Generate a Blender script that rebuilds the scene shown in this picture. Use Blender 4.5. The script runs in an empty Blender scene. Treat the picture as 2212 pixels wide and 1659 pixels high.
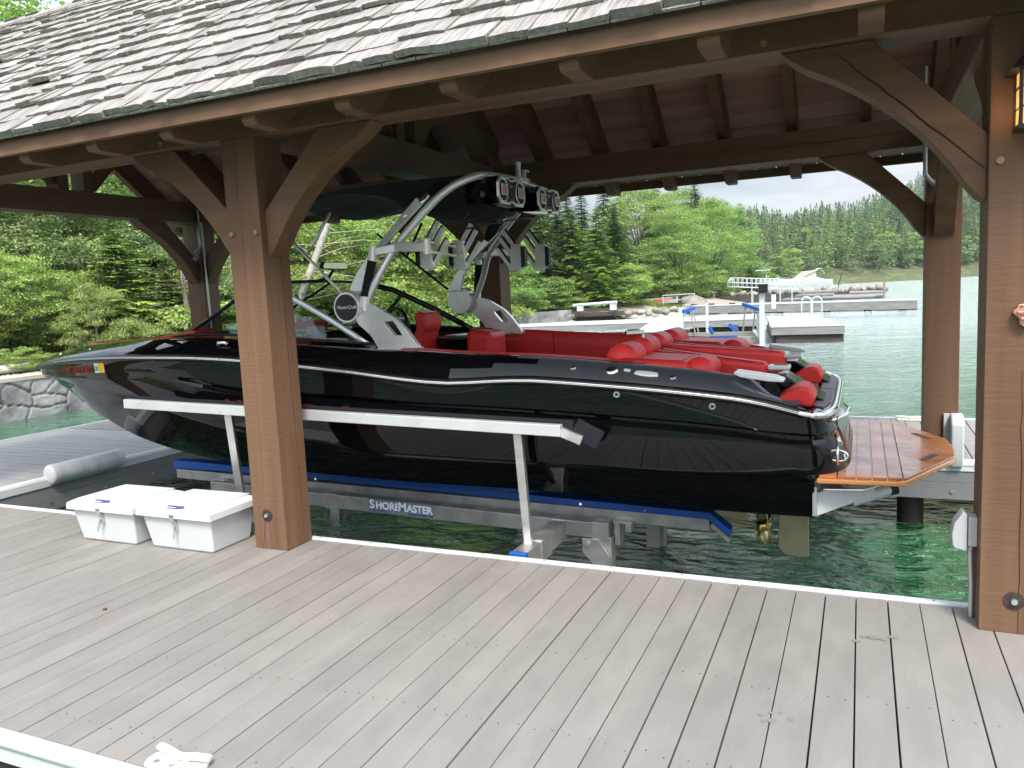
import bpy, bmesh, math, random
import numpy as np
from mathutils import Vector, Matrix
random.seed(7); rng = np.random.default_rng(11)
R = math.radians
S = bpy.context.scene
COL = S.collection
# ------------------------------------------------------------------ camera
FOC, YAW, PITCH, ROLL = 1689.127, 0.42232686, 0.11746529, -0.04845273
cd = bpy.data.cameras.new('camera'); cam = bpy.data.objects.new('camera', cd); COL.objects.link(cam)
cd.sensor_width = 36.0; cd.sensor_fit = 'HORIZONTAL'; cd.lens = FOC/2212*36.0
cd.clip_start = 0.05; cd.clip_end = 6000
_f0 = Vector((-math.sin(YAW), math.cos(YAW), 0)); _r0 = Vector((math.cos(YAW), math.sin(YAW), 0)); _up = Vector((0,0,1))
_f = _f0*math.cos(PITCH) - _up*math.sin(PITCH); _u = _r0.cross(_f)
_r = _r0*math.cos(ROLL) + _u*math.sin(ROLL); _u2 = -_r0*math.sin(ROLL) + _u*math.cos(ROLL)
M = Matrix((( _r.x, _u2.x, -_f.x, 0), (_r.y, _u2.y, -_f.y, 0), (_r.z, _u2.z, -_f.z, 1.65), (0,0,0,1)))
cam.matrix_world = M
S.camera = cam
# ------------------------------------------------------------------ world, sun, exposure
SUN_EL, SUN_AZ = 52.0, 150.0      # azimuth measured clockwise from +Y
w = bpy.data.worlds.new('World'); S.world = w; w.use_nodes = True
nt = w.node_tree; nt.nodes.clear()
def N(t, kind, **kw):
    n = t.nodes.new(kind)
    for k, v in kw.items(): setattr(n, k, v)
    return n
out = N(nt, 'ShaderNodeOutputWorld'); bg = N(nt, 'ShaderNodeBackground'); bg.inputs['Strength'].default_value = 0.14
sky = N(nt, 'ShaderNodeTexSky', sky_type='NISHITA'); sky.sun_disc = False
sky.sun_elevation = R(SUN_EL); sky.sun_rotation = R(SUN_AZ); sky.dust_density = 2.0; sky.air_density = 1.2
tc = N(nt, 'ShaderNodeTexCoord'); mp = N(nt, 'ShaderNodeMapping'); mp.inputs['Scale'].default_value = (2.0, 2.0, 9.0)
n1 = N(nt, 'ShaderNodeTexNoise'); n1.inputs['Scale'].default_value = 1.7; n1.inputs['Detail'].default_value = 7; n1.inputs['Roughness'].default_value = .55
cr = N(nt, 'ShaderNodeValToRGB'); cr.color_ramp.elements[0].position = .3; cr.color_ramp.elements[1].position = .62
n2 = N(nt, 'ShaderNodeTexNoise'); n2.inputs['Scale'].default_value = 3.1; n2.inputs['Detail'].default_value = 6
cc = N(nt, 'ShaderNodeValToRGB')
cc.color_ramp.elements[0].position = .32; cc.color_ramp.elements[0].color = (2.7, 3.05, 3.6, 1)
cc.color_ramp.elements[1].position = .68; cc.color_ramp.elements[1].color = (6.2, 6.35, 6.5, 1)
mx = N(nt, 'ShaderNodeMixRGB'); L = nt.links.new
L(tc.outputs['Generated'], mp.inputs['Vector']); L(mp.outputs[0], n1.inputs['Vector']); L(mp.outputs[0], n2.inputs['Vector'])
L(n1.outputs['Fac'], cr.inputs[0]); L(n2.outputs['Fac'], cc.inputs[0])
L(cr.outputs[0], mx.inputs[0]); L(sky.outputs[0], mx.inputs[1]); L(cc.outputs[0], mx.inputs[2])
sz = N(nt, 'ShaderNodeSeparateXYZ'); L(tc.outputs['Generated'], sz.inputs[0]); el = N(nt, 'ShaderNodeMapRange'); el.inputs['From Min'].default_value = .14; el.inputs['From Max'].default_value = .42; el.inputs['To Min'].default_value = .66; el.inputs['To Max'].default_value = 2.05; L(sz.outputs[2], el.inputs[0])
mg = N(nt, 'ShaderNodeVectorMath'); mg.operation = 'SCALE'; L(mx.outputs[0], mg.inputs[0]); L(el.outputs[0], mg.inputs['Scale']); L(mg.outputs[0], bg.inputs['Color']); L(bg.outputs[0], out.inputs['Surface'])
sd = bpy.data.lights.new('sun', 'SUN'); sd.energy = 3.2; sd.angle = R(16); sd.color = (1, .96, .9)
sun = bpy.data.objects.new('sun', sd); COL.objects.link(sun)
_sv = Vector((math.sin(R(SUN_AZ))*math.cos(R(SUN_EL)), math.cos(R(SUN_AZ))*math.cos(R(SUN_EL)), math.sin(R(SUN_EL))))
sun.rotation_euler = _sv.to_track_quat('Z', 'Y').to_euler()
S.view_settings.view_transform = 'Standard'; S.view_settings.look = 'None'; S.view_settings.exposure = .86; S.view_settings.gamma = 1
S.render.engine = 'CYCLES'
S.cycles.max_bounces = 10; S.cycles.diffuse_bounces = 6; S.cycles.transparent_max_bounces = 12

# ------------------------------------------------------------------ materials
MATS = {}
def mat(name, color, rough=.5, metal=0.0, var=0.0, vscale=3.0, vstretch=(1,1,1), bump=0.0, bscale=60.0, bstretch=(1,1,1), spec=.5, coat=0.0,
        island=0.0, objr=0.0, color2=None, trans=0.0, ior=1.45, alpha=1.0, emit=None, estr=0.0, rvar=0.0, spots=None):
    if name in MATS: return MATS[name]
    m = bpy.data.materials.new(name); m.use_nodes = True; t = m.node_tree; b = t.nodes['Principled BSDF']
    MATS[name] = m
    c = (*color, 1)
    b.inputs['Base Color'].default_value = c; b.inputs['Roughness'].default_value = rough; b.inputs['Metallic'].default_value = metal
    b.inputs['Specular IOR Level'].default_value = spec; b.inputs['Coat Weight'].default_value = coat; b.inputs['Coat Roughness'].default_value = .03
    b.inputs['Transmission Weight'].default_value = trans; b.inputs['IOR'].default_value = ior; b.inputs['Alpha'].default_value = alpha
    if emit: b.inputs['Emission Color'].default_value = (*emit, 1); b.inputs['Emission Strength'].default_value = estr
    l = t.links.new
    tc = t.nodes.new('ShaderNodeTexCoord')
    def noise(scale, stretch, detail=4):
        mp = t.nodes.new('ShaderNodeMapping'); mp.inputs['Scale'].default_value = stretch; l(tc.outputs['Object'], mp.inputs[0])
        n = t.nodes.new('ShaderNodeTexNoise'); n.inputs['Scale'].default_value = scale; n.inputs['Detail'].default_value = detail
        l(mp.outputs[0], n.inputs['Vector']); return n
    cur = None
    if var > 0:
        n = noise(vscale, vstretch, 5)
        r = t.nodes.new('ShaderNodeValToRGB'); r.color_ramp.elements[0].position = .28; r.color_ramp.elements[1].position = .74
        lo = color2 if color2 else tuple(x*(1-var) for x in color)
        r.color_ramp.elements[0].color = (*lo, 1); r.color_ramp.elements[1].color = (*[min(1, x*(1+var*.55)) for x in color], 1)
        l(n.outputs['Fac'], r.inputs[0]); cur = r.outputs[0]
    if spots:     # (scale, threshold, colour)
        n = noise(spots[0], (1,1,1), 3); r = t.nodes.new('ShaderNodeValToRGB'); r.color_ramp.elements[0].position = spots[1]; r.color_ramp.elements[1].position = spots[1]+.05
        l(n.outputs['Fac'], r.inputs[0]); x = t.nodes.new('ShaderNodeMixRGB'); l(r.outputs[0], x.inputs[0])
        if cur: l(cur, x.inputs[1])
        else: x.inputs[1].default_value = c
        x.inputs[2].default_value = (*spots[2], 1); cur = x.outputs[0]
    def hsv(src, amt):
        nonlocal cur
        mr = t.nodes.new('ShaderNodeMapRange'); mr.inputs['To Min'].default_value = 1-amt; mr.inputs['To Max'].default_value = 1+amt
        l(src, mr.inputs['Value'])
        h = t.nodes.new('ShaderNodeHueSaturation'); l(mr.outputs[0], h.inputs['Value'])
        if cur: l(cur, h.inputs['Color'])
        else: h.inputs['Color'].default_value = c
        cur = h.outputs[0]
    if island > 0:
        g = t.nodes.new('ShaderNodeNewGeometry'); hsv(g.outputs['Random Per Island'], island)
    if objr > 0:
        g = t.nodes.new('ShaderNodeObjectInfo'); hsv(g.outputs['Random'], objr)
    if cur: l(cur, b.inputs['Base Color'])
    if rvar > 0:
        n = noise(vscale*1.7, (1,1,1), 4); mr = t.nodes.new('ShaderNodeMapRange'); mr.inputs['From Min'].default_value = .3; mr.inputs['From Max'].default_value = .7
        mr.inputs['To Min'].default_value = max(0, rough-rvar); mr.inputs['To Max'].default_value = rough+rvar; l(n.outputs['Fac'], mr.inputs['Value']); l(mr.outputs[0], b.inputs['Roughness'])
    if bump > 0:
        n = noise(bscale, bstretch, 3); bp = t.nodes.new('ShaderNodeBump'); bp.inputs['Strength'].default_value = 1.0; bp.inputs['Distance'].default_value = bump
        l(n.outputs['Fac'], bp.inputs['Height']); l(bp.outputs[0], b.inputs['Normal'])
    return m
BRN = (.150, .082, .045)
def wood(name, col, ax):
    st = {'x': (.25, 5, 5), 'y': (5, .25, 5), 'z': (5, 5, .25)}[ax]; bs = {'x': (1, .12, .12), 'y': (.12, 1, .12), 'z': (.12, .12, 1)}[ax]
    return mat(name, col, .62, var=.28, vscale=2.2, vstretch=st, bump=.0022, bscale=70, bstretch=bs, spots=(13, .74, tuple(x*.5 for x in col)), objr=.06, spec=.35)
WX, WY, WZ = wood('stained_timber_x', BRN, 'x'), wood('stained_timber_y', BRN, 'y'), wood('stained_timber_z', BRN, 'z')
SHEATH = mat('roof_board_wood', (.42, .24, .19), .65, var=.35, vscale=2, vstretch=(.3, 4, 4), bump=.002, bscale=50, bstretch=(.2, 1, 1), island=.18)
SHAKE = mat('weathered_shake', (.30, .28, .258), .75, var=.5, vscale=9, vstretch=(7, .5, .5), bump=.006, bscale=55, bstretch=(2.2, .12, .12), island=.17, color2=(.125, .105, .09))
SHAKE_END = mat('shake_end_grain', (.25, .245, .20), .9, var=.4, vscale=40, bump=.004, bscale=200, island=.2)
DECK = mat('composite_board', (.215, .198, .180), .60, var=.13, vscale=5, vstretch=(1.5, .5, 1), bump=.0012, bscale=120, bstretch=(3, .1, 1), island=.075, rvar=.08, spots=(2.3, .72, (.205, .185, .168)))
DECKX = mat('composite_board_grey', (.27, .27, .26), .72, var=.1, vscale=4, vstretch=(.5, 1.5, 1), bump=.0012, bscale=120, bstretch=(.1, 3, 1), island=.05)
WHITE_TRIM = mat('white_aluminium_trim', (.54, .56, .565), .35, var=.05)
GREYF = mat('grey_dock_fascia', (.17, .175, .18), .55, var=.15, vscale=2, vstretch=(.4, .4, 3))
ALU = mat('aluminium', (.62, .61, .585), .38, metal=.85, var=.18, vscale=6, vstretch=(.6, 2, 2), rvar=.12)
ALUW = mat('bright_aluminium', (.62, .63, .62), .32, metal=.45, var=.08, vscale=5, rvar=.06)
ALUD = mat('weathered_aluminium', (.43, .42, .39), .5, metal=.65, var=.35, vscale=5, rvar=.12, spots=(9, .66, (.3, .27, .22)))
BLACKG = mat('black_gelcoat', (.0022, .0024, .003), .03, spec=.42, coat=.0)
BLACKP = mat('black_plastic', (.008, .008, .009), .35, bump=.0005, bscale=300)
BLACKM = mat('black_metallic_gelcoat', (.055, .062, .072), .3, metal=.35, spec=.6, coat=.3, spots=(900, .6, (.16, .18, .2)))
RUBBER = mat('black_rubber', (.012, .012, .012), .7)
CANVAS = mat('black_canvas', (.0045, .0055, .009), .85, bump=.006, bscale=7, bstretch=(1, 2, 1))
CHROME = mat('chrome', (.85, .85, .86), .07, metal=1)
SATIN = mat('satin_silver', (.76, .76, .735), .25, metal=.45, rvar=.04)
REDV = mat('red_vinyl', (.70, .034, .028), .47, bump=.004, bscale=7, spec=.45, var=.08, spots=(55, .8, (.62, .10, .09)))
CHARV = mat('charcoal_vinyl', (.018, .018, .024), .5, bump=.001, bscale=200)
BRASS = mat('bronze', (.52, .44, .29), .38, metal=.75, var=.2, vscale=8)
GOLDB = mat('polished_bronze', (.72, .58, .28), .2, metal=1)
WHITEG = mat('white_gelcoat', (.52, .54, .53), .28, var=.03, coat=.2)
BLUEP = mat('blue_plastic', (.012, .085, .36), .4, var=.1)
TEAK = mat('varnished_teak', (.46, .155, .048), .26, var=.4, vscale=3, vstretch=(2, .35, 1), coat=.32, rvar=.16, bump=.0007, bscale=6, island=.12)
TEAKE = mat('varnished_teak_edge', (.50, .20, .05), .2, var=.2, vscale=4, vstretch=(.3, 2, 9), coat=.7)
SCREW = mat('screw_steel', (.16, .15, .14), .4, metal=.8)
GALV = mat('galvanised_steel', (.55, .56, .57), .35, metal=.8, var=.1)

# ------------------------------------------------------------------ mesh builder
class MB:
    def __init__(s): s.v = []; s.f = []; s.m = []; s.mi = 0
    def quad(s, a, b, c, d):
        i = len(s.v); s.v += [tuple(a), tuple(b), tuple(c), tuple(d)]; s.f.append((i, i+1, i+2, i+3)); s.m.append(s.mi)
    def poly(s, pts):
        i = len(s.v); s.v += [tuple(p) for p in pts]; s.f.append(tuple(range(i, i+len(pts)))); s.m.append(s.mi)
    def add(s, vs, fs):
        i = len(s.v); s.v += [tuple(p) for p in vs]
        for f in fs: s.f.append(tuple(i+k for k in f)); s.m.append(s.mi)
    def box(s, x0, x1, y0, y1, z0, z1):
        s.add([(x0,y0,z0),(x1,y0,z0),(x1,y1,z0),(x0,y1,z0),(x0,y0,z1),(x1,y0,z1),(x1,y1,z1),(x0,y1,z1)],
              [(3,2,1,0),(4,5,6,7),(0,1,5,4),(1,2,6,5),(2,3,7,6),(3,0,4,7)]); return s
    def beam(s, p, q, wdt, hgt, up=(0,0,1)):
        p, q = Vector(p), Vector(q); d = (q-p).normalized(); u = Vector(up); r = d.cross(u).normalized()*wdt/2; u = r.cross(d).normalized()*hgt/2
        vs = [p-r-u, p+r-u, p+r+u, p-r+u, q-r-u, q+r-u, q+r+u, q-r+u]
        s.add(vs, [(0,1,2,3),(7,6,5,4),(0,4,5,1),(1,5,6,2),(2,6,7,3),(3,7,4,0)]); return s
    def prism(s, pts, axis, a, b):
        # pts 2D in the plane normal to axis, extruded a..b
        def P(u, v, w): return {'x': (w, u, v), 'y': (u, w, v), 'z': (u, v, w)}[axis]
        n = len(pts); vs = [P(u, v, a) for u, v in pts]+[P(u, v, b) for u, v in pts]
        fs = [tuple(range(n))[::-1], tuple(range(n, 2*n))]+[(i, (i+1) % n, n+(i+1) % n, n+i) for i in range(n)]
        s.add(vs, fs); return s
    def tube(s, pts, r, seg=10, cap=True, rad=None, flat=None):
        pts = [Vector(p) for p in pts]; n = len(pts); rings = []; prev = None
        for i, p in enumerate(pts):
            d = (pts[min(i+1, n-1)]-pts[max(i-1, 0)]).normalized()
            a = prev if prev is not None else (Vector((0,0,1)) if abs(d.z) < .9 else Vector((1,0,0)))
            e1 = (a-d*a.dot(d)).normalized(); prev = e1; e2 = d.cross(e1); rr = rad[i] if rad else r
            f = flat or (1, 1)
            rings.append([p+(e1*math.cos(2*math.pi*k/seg)*f[0]+e2*math.sin(2*math.pi*k/seg)*f[1])*rr for k in range(seg)])
        vs = [v for g in rings for v in g]; fs = []
        for i in range(n-1):
            for k in range(seg): fs.append((i*seg+k, i*seg+(k+1) % seg, (i+1)*seg+(k+1) % seg, (i+1)*seg+k))
        if cap: fs.append(tuple(range(seg))[::-1]); fs.append(tuple((n-1)*seg+k for k in range(seg)))
        s.add(vs, fs); return s
    def grid(s, rows, close=False):
        nr, nc = len(rows), len(rows[0]); vs = [p for r in rows for p in r]; fs = []
        for i in range(nr-1):
            for j in range(nc-(0 if close else 1)): fs.append((i*nc+j, i*nc+(j+1) % nc, (i+1)*nc+(j+1) % nc, (i+1)*nc+j))
        s.add(vs, fs); return s
    def disc(s, c, nrm, r, h, seg=24, r2=None):
        c = Vector(c); n = Vector(nrm).normalized(); return s.tube([c, c+n*h], r, seg, rad=[r, r2 if r2 is not None else r])
    def build(s, name, mt, parent=None, smooth=False, bevel=0, subsurf=0, label=None, angle=None):
        me = bpy.data.meshes.new(name); me.from_pydata([tuple(v) for v in s.v], [], s.f)
        ms = mt if isinstance(mt, (list, tuple)) else [mt]
        for m in ms: me.materials.append(m)
        if len(ms) > 1: me.polygons.foreach_set('material_index', s.m)
        if smooth: me.polygons.foreach_set('use_smooth', [True]*len(me.polygons))
        me.update()
        if bevel > 0 or subsurf > 0 or angle or smooth:
            bm = bmesh.new(); bm.from_mesh(me)
            bmesh.ops.remove_doubles(bm, verts=bm.verts, dist=1e-5)
            bmesh.ops.recalc_face_normals(bm, faces=bm.faces)
            bm.to_mesh(me); bm.free()
        if angle: me.set_sharp_from_angle(angle=R(angle))
        o = bpy.data.objects.new(name, me); COL.objects.link(o)
        if bevel > 0:
            mo = o.modifiers.new('bevel', 'BEVEL'); mo.width = bevel; mo.segments = 3 if subsurf == 0 else 2; mo.limit_method = 'ANGLE'; mo.angle_limit = R(30); mo.harden_normals = (subsurf == 0)
            me.polygons.foreach_set('use_smooth', [True]*len(me.polygons)); me.set_sharp_from_angle(angle=R(24))
        if subsurf > 0:
            mo = o.modifiers.new('sub', 'SUBSURF'); mo.levels = subsurf; mo.render_levels = subsurf
        if parent is not None: setpar(o, parent)
        if label: o['label'] = label
        return o
def setpar(o, p):
    o.parent = p; o.matrix_parent_inverse = Matrix.Translation(-Vector(p.location)) if p.type == 'EMPTY' and p.parent is None else p.matrix_parent_inverse
    if p.parent is not None or p.type != 'EMPTY': o.matrix_parent_inverse = Matrix.Identity(4) if p.location.length == 0 else p.matrix_world.inverted()
def tag(o, label, cat, group=None, kind=None):
    if label: o['label'] = label
    if cat: o['category'] = cat
    if group: o['group'] = group
    if kind: o['kind'] = kind
    return o
def thing(name, label, cat, loc=(0,0,0), group=None):
    o = bpy.data.objects.new(name, None); COL.objects.link(o); o.location = loc; o.empty_display_size = .1
    return tag(o, label, cat, group)
def copy_tree(o, parent=None):
    c = o.copy(); COL.objects.link(c)
    if parent is not None: c.parent = parent
    for ch in list(o.children): copy_tree(ch, c)
    return c
def text_mesh(body, size, name, mt, parent, origin, xdir, ydir, ext=.001, shear=0, bold=0.0, align='LEFT'):
    cu = bpy.data.curves.new(name, 'FONT'); cu.body = body; cu.size = size; cu.extrude = ext; cu.shear = shear; cu.offset = bold; cu.align_x = align
    to = bpy.data.objects.new(name, cu); COL.objects.link(to)
    me = bpy.data.meshes.new_from_object(to.evaluated_get(bpy.context.evaluated_depsgraph_get()))
    bpy.data.objects.remove(to)
    X = Vector(xdir).normalized(); Y = Vector(ydir); Y = (Y-X*Y.dot(X)).normalized(); Z = X.cross(Y)
    mm = Matrix(((X.x,Y.x,Z.x,origin[0]),(X.y,Y.y,Z.y,origin[1]),(X.z,Y.z,Z.z,origin[2]),(0,0,0,1)))
    me.transform(mm); me.materials.clear(); me.materials.append(mt)
    o = bpy.data.objects.new(name, me); COL.objects.link(o)
    if parent is not None: setpar(o, parent)
    return o
# ================================================================== water and ground
WZL = -0.61
def water_mat():
    m = bpy.data.materials.new('lake_water'); m.use_nodes = True; t = m.node_tree; b = t.nodes['Principled BSDF']; l = t.links.new
    b.inputs['Roughness'].default_value = .02; b.inputs['IOR'].default_value = 1.333; b.inputs['Specular IOR Level'].default_value = 1.0
    tc = t.nodes.new('ShaderNodeTexCoord')
    def nz(sc, st, det, rot=0):
        mp = t.nodes.new('ShaderNodeMapping'); mp.inputs['Scale'].default_value = st; mp.inputs['Rotation'].default_value = (0, 0, rot); l(tc.outputs['Object'], mp.inputs[0])
        n = t.nodes.new('ShaderNodeTexNoise'); n.inputs['Scale'].default_value = sc; n.inputs['Detail'].default_value = det; n.inputs['Distortion'].default_value = .6
        l(mp.outputs[0], n.inputs['Vector']); return n
    nc = nz(.25, (1, 1, 1), 3); r = t.nodes.new('ShaderNodeValToRGB')
    r.color_ramp.elements[0].position = .35; r.color_ramp.elements[0].color = (.006, .070, .024, 1)
    r.color_ramp.elements[1].position = .7; r.color_ramp.elements[1].color = (.016, .14, .046, 1)
    l(nc.outputs['Fac'], r.inputs[0])
    # green body colour by the docks; pale sky reflection painted into the open lake
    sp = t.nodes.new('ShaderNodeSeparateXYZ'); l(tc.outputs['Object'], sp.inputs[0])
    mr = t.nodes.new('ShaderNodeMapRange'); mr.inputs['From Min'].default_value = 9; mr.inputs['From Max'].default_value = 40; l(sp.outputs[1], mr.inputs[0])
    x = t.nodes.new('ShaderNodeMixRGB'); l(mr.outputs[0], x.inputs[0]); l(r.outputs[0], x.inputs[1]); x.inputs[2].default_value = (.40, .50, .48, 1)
    l(x.outputs[0], b.inputs['Base Color'])
    a = nz(1.1, (1.0, 1.7, 1), 5, .5); c = nz(2.8, (1.0, 1.9, 1), 5, -.3); e = nz(.28, (1, 1.6, 1), 2, .2)
    m1 = t.nodes.new('ShaderNodeMath'); m1.operation = 'MULTIPLY_ADD'; l(c.outputs['Fac'], m1.inputs[0]); m1.inputs[1].default_value = .85; l(a.outputs['Fac'], m1.inputs[2])
    m2 = t.nodes.new('ShaderNodeMath'); m2.operation = 'MULTIPLY_ADD'; l(e.outputs['Fac'], m2.inputs[0]); m2.inputs[1].default_value = 1.2; l(m1.outputs[0], m2.inputs[2])
    bp = t.nodes.new('ShaderNodeBump'); bp.inputs['Distance'].default_value = .5; bp.inputs['Strength'].default_value = 1
    l(m2.outputs[0], bp.inputs['Height']); l(bp.outputs[0], b.inputs['Normal'])
    return m
m = MB(); m.quad((-860, -860, WZL), (860, -860, WZL), (860, 860, WZL), (-860, 860, WZL))
tag(m.build('water', water_mat()), 'green rippled lake water around the docks', 'water', kind='structure')
SHORE = [(-16.9, -60), (-16.9, 10.5), (-16.9, 12.7), (-18.2, 18), (-21, 28), (-22.5, 40), (-20.4, 49.7), (-18.4, 53), (-14.7, 52.6), (-12.6, 60), (-12.8, 68), (-10.2, 78), (-11, 92), (-19, 123), (-21, 170),
         (-9, 224), (-1, 234), (15, 246), (33, 283), (60, 300), (130, 330), (330, 420), (900, 640)]
SH = np.array(SHORE, float)
def shore_d(x, y):
    """signed distance to the shoreline, positive inland (left / far side)"""
    P = np.stack([np.atleast_1d(x), np.atleast_1d(y)], -1).astype(float); A = SH[:-1]; B = SH[1:]; AB = B-A
    t = np.clip(((P[:, None, :]-A)*AB).sum(-1)/(AB*AB).sum(-1), 0, 1); Q = A+t[..., None]*AB; D = P[:, None, :]-Q
    dd = np.sqrt((D*D).sum(-1)); k = dd.argmin(1); i = np.arange(len(k))
    # side through crossing count of a ray to +x
    ins = np.zeros(len(P), bool)
    for a, b in zip(A, B):
        c = (a[1] > P[:, 1]) != (b[1] > P[:, 1])
        xs = a[0]+(P[:, 1]-a[1])/(b[1]-a[1]+1e-9)*(b[0]-a[0]); ins ^= c & (P[:, 0] < xs)
    side = np.where(P[:, 1] > 639, True, ins) ; return np.where(side, dd[i, k], -dd[i, k])
def smooth(a, b, x): t = np.clip((x-a)/(b-a), 0, 1); return t*t*(3-2*t)
def ground_h(x, y):
    x = np.atleast_1d(np.asarray(x, float)); y = np.atleast_1d(np.asarray(y, float)); d = shore_d(x, y)
    wall = 1-smooth(12.5, 17, y)                       # the stone wall bank at the left
    r = np.hypot(x, y); ang = np.degrees(np.arctan2(x, y))
    near = np.where(d < .9, WZL-.0+.9*smooth(-.2, .5, d)*wall+.28*smooth(0, 2, d)*(1-wall), 0)
    base = WZL+np.where(wall > .5, .93, .1)*smooth(.05, .6, d)+.28*smooth(0, 3, d)*(1-wall)+.32*np.clip(d-1.6, 0, 60)*(.6+.4*wall)*smooth(130, 60, r)
    far = WZL+.25*smooth(0, 3, d)+(.215+.25*smooth(0, 11, ang))*np.clip(d-2, 0, 1e9)*smooth(60, 150, r)
    cap = 34+125*smooth(-1, 11, ang)+6*np.sin(ang*.55+1)+3*np.sin(ang*1.7)+45*smooth(420, 700, r)*smooth(1, 13, ang)
    far = WZL+cap*(1-np.exp(-(far-WZL)/cap*1.25))
    h = np.where(r < 60, base, np.where(r > 150, far, base*(1-smooth(60, 150, r))+far*smooth(60, 150, r)))
    h = h+.35*np.sin(x*.31+y*.17)*smooth(4, 15, d)+1.6*np.sin(x*.043)*np.cos(y*.037)*smooth(30, 80, d)
    return np.where(d < 0, WZL-.06-.6*np.clip(-d, 0, 5), h)
GRASS = mat('undergrowth_soil', (.055, .085, .022), .95, var=.6, vscale=.7, bump=.08, bscale=3, color2=(.07, .055, .03), spots=(.35, .56, (.10, .13, .035)))
rs = np.concatenate([np.linspace(6, 60, 90), 60*np.exp(np.linspace(.03, math.log(850/60), 90))]); an = np.radians(np.linspace(-100, 50, 190))
GX = rs[:, None]*np.sin(an)[None]; GY = rs[:, None]*np.cos(an)[None]; GZ = ground_h(GX.ravel(), GY.ravel()).reshape(GX.shape)
m = MB(); m.grid([[(GX[i, j], GY[i, j], GZ[i, j]) for j in range(len(an))] for i in range(len(rs))])
tag(m.build('ground', GRASS, smooth=True), 'overgrown green shore bank rising into wooded hills', 'ground', kind='structure')

# ================================================================== boat shelter
SX = [-7.79, -3.63, 0.635]                       # bents
YF, YB = 4.12, 7.73                              # post centre lines
SLOPE = .767; YE, ZE = 3.40, 2.775; YR = 5.93    # eave and ridge
shelter = thing('boat_shelter', 'brown timber boat shelter with weathered shake roof over the black motorboat', 'boat shelter', (-3.63, 5.93, 0))
HP = .134
for x in SX:
    for y in (YF, YB):
        m = MB(); m.box(x-HP, x+HP, y-HP+.004, y+HP-.004, 0 if y == YF else 0, 2.70); m.build('post', WZ, shelter, bevel=.004)
X0, X1 = -8.95, 1.75
for y in (YF, YB):
    m = MB(); m.box(X0+.15, X1-.15, y-.127, y+.127, 2.702, 2.95); m.build('plate_beam', WX, shelter, bevel=.006)
for x in SX:
    m = MB(); m.box(x-.125, x+.125, YF+.129, YB-.129, 2.70, 2.948); m.build('tie_beam', WY, shelter, bevel=.006)
def brace_prof():
    top = [(.0, 2.235), (.46, 2.699), (.85, 2.699), (.80, 2.655), (.735, 2.61)]
    cur = []
    for k in range(1, 10):
        t = k/10; a = (.735, 2.61); c = (.33, 2.42); b = (.085, 2.04)
        cur.append(((1-t)**2*a[0]+2*t*(1-t)*c[0]+t*t*b[0], (1-t)**2*a[1]+2*t*(1-t)*c[1]+t*t*b[1]))
    return top+cur+[(.085, 2.035), (.03, 1.965), (0, 1.945)]
BP = brace_prof()
def knee(xp, yp, dx, dy):
    m = MB()
    if dx: m.prism([(xp+dx*(HP+.001+u), z) for u, z in BP], 'y', yp-.078, yp+.078)
    else: m.prism([(yp+dy*(HP+.001+u), z) for u, z in BP], 'x', xp-.078, xp+.078)
    m.build('knee_brace', WX if dx else WY, shelter, bevel=.005)
for x in SX:
    for y in (YF, YB):
        if x > SX[0]: knee(x, y, -1, 0)
        if x < SX[2]: knee(x, y, 1, 0)
        knee(x, y, 0, 1 if y == YF else -1)
for x, y, s in [(-3.728, 3.986, 1), (-3.528, 3.986, 1), (.541, 3.986, 1), (-4.28, 3.993, 1), (-.42, 3.993, 1), (.74, 3.986, 1), (-2.78, 3.993, 1), (-5.95, 3.993, 1)]:
    z = 2.105 if s and y < 3.99 else 2.745
    m = MB(); m.disc((x, y+.004, z), (0, -1, 0), .016, .016, 8); m.build('wood_peg', mat('peg_wood', (.32, .17, .08), .6), shelter)
# principal rafters, king posts and struts of each bent
def roofz(y, off=0): return ZE+SLOPE*((y-YE) if y < YR else (2*YR-y-YE))-off
for x in SX:
    for s in (1, -1):
        y0 = YR-s*(YR-YF); m = MB()
        m.beam((x, y0, roofz(y0)-.27), (x, YR-s*.08, roofz(YR)-.25), .21, .30, up=(0, 0, 1)); m.build('principal_rafter', WY, shelter, bevel=.004)
    m = MB(); m.box(x-.10, x+.10, YR-.16, YR-.04, 2.95, roofz(YR-.1)-.2); m.build('king_post', WZ, shelter, bevel=.004)
    m = MB(); m.box(x-.10, x+.10, YR+.14, YR+.26, 2.95, roofz(YR+.2)-.2); m.build('king_post', WZ, shelter, bevel=.004)
    for s in (-1, 1):
        m = MB(); m.beam((x, YR+.1+s*.16, 3.02), (x, YR+s*.95, roofz(YR+.95)-.25), .12, .15); m.build('strut', WY, shelter)
m = MB(); m.box(X0+.1, X1-.1, YR-.07, YR+.07, roofz(YR)-.40, roofz(YR)-.10); m.build('ridge_beam', WX, shelter)
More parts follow.
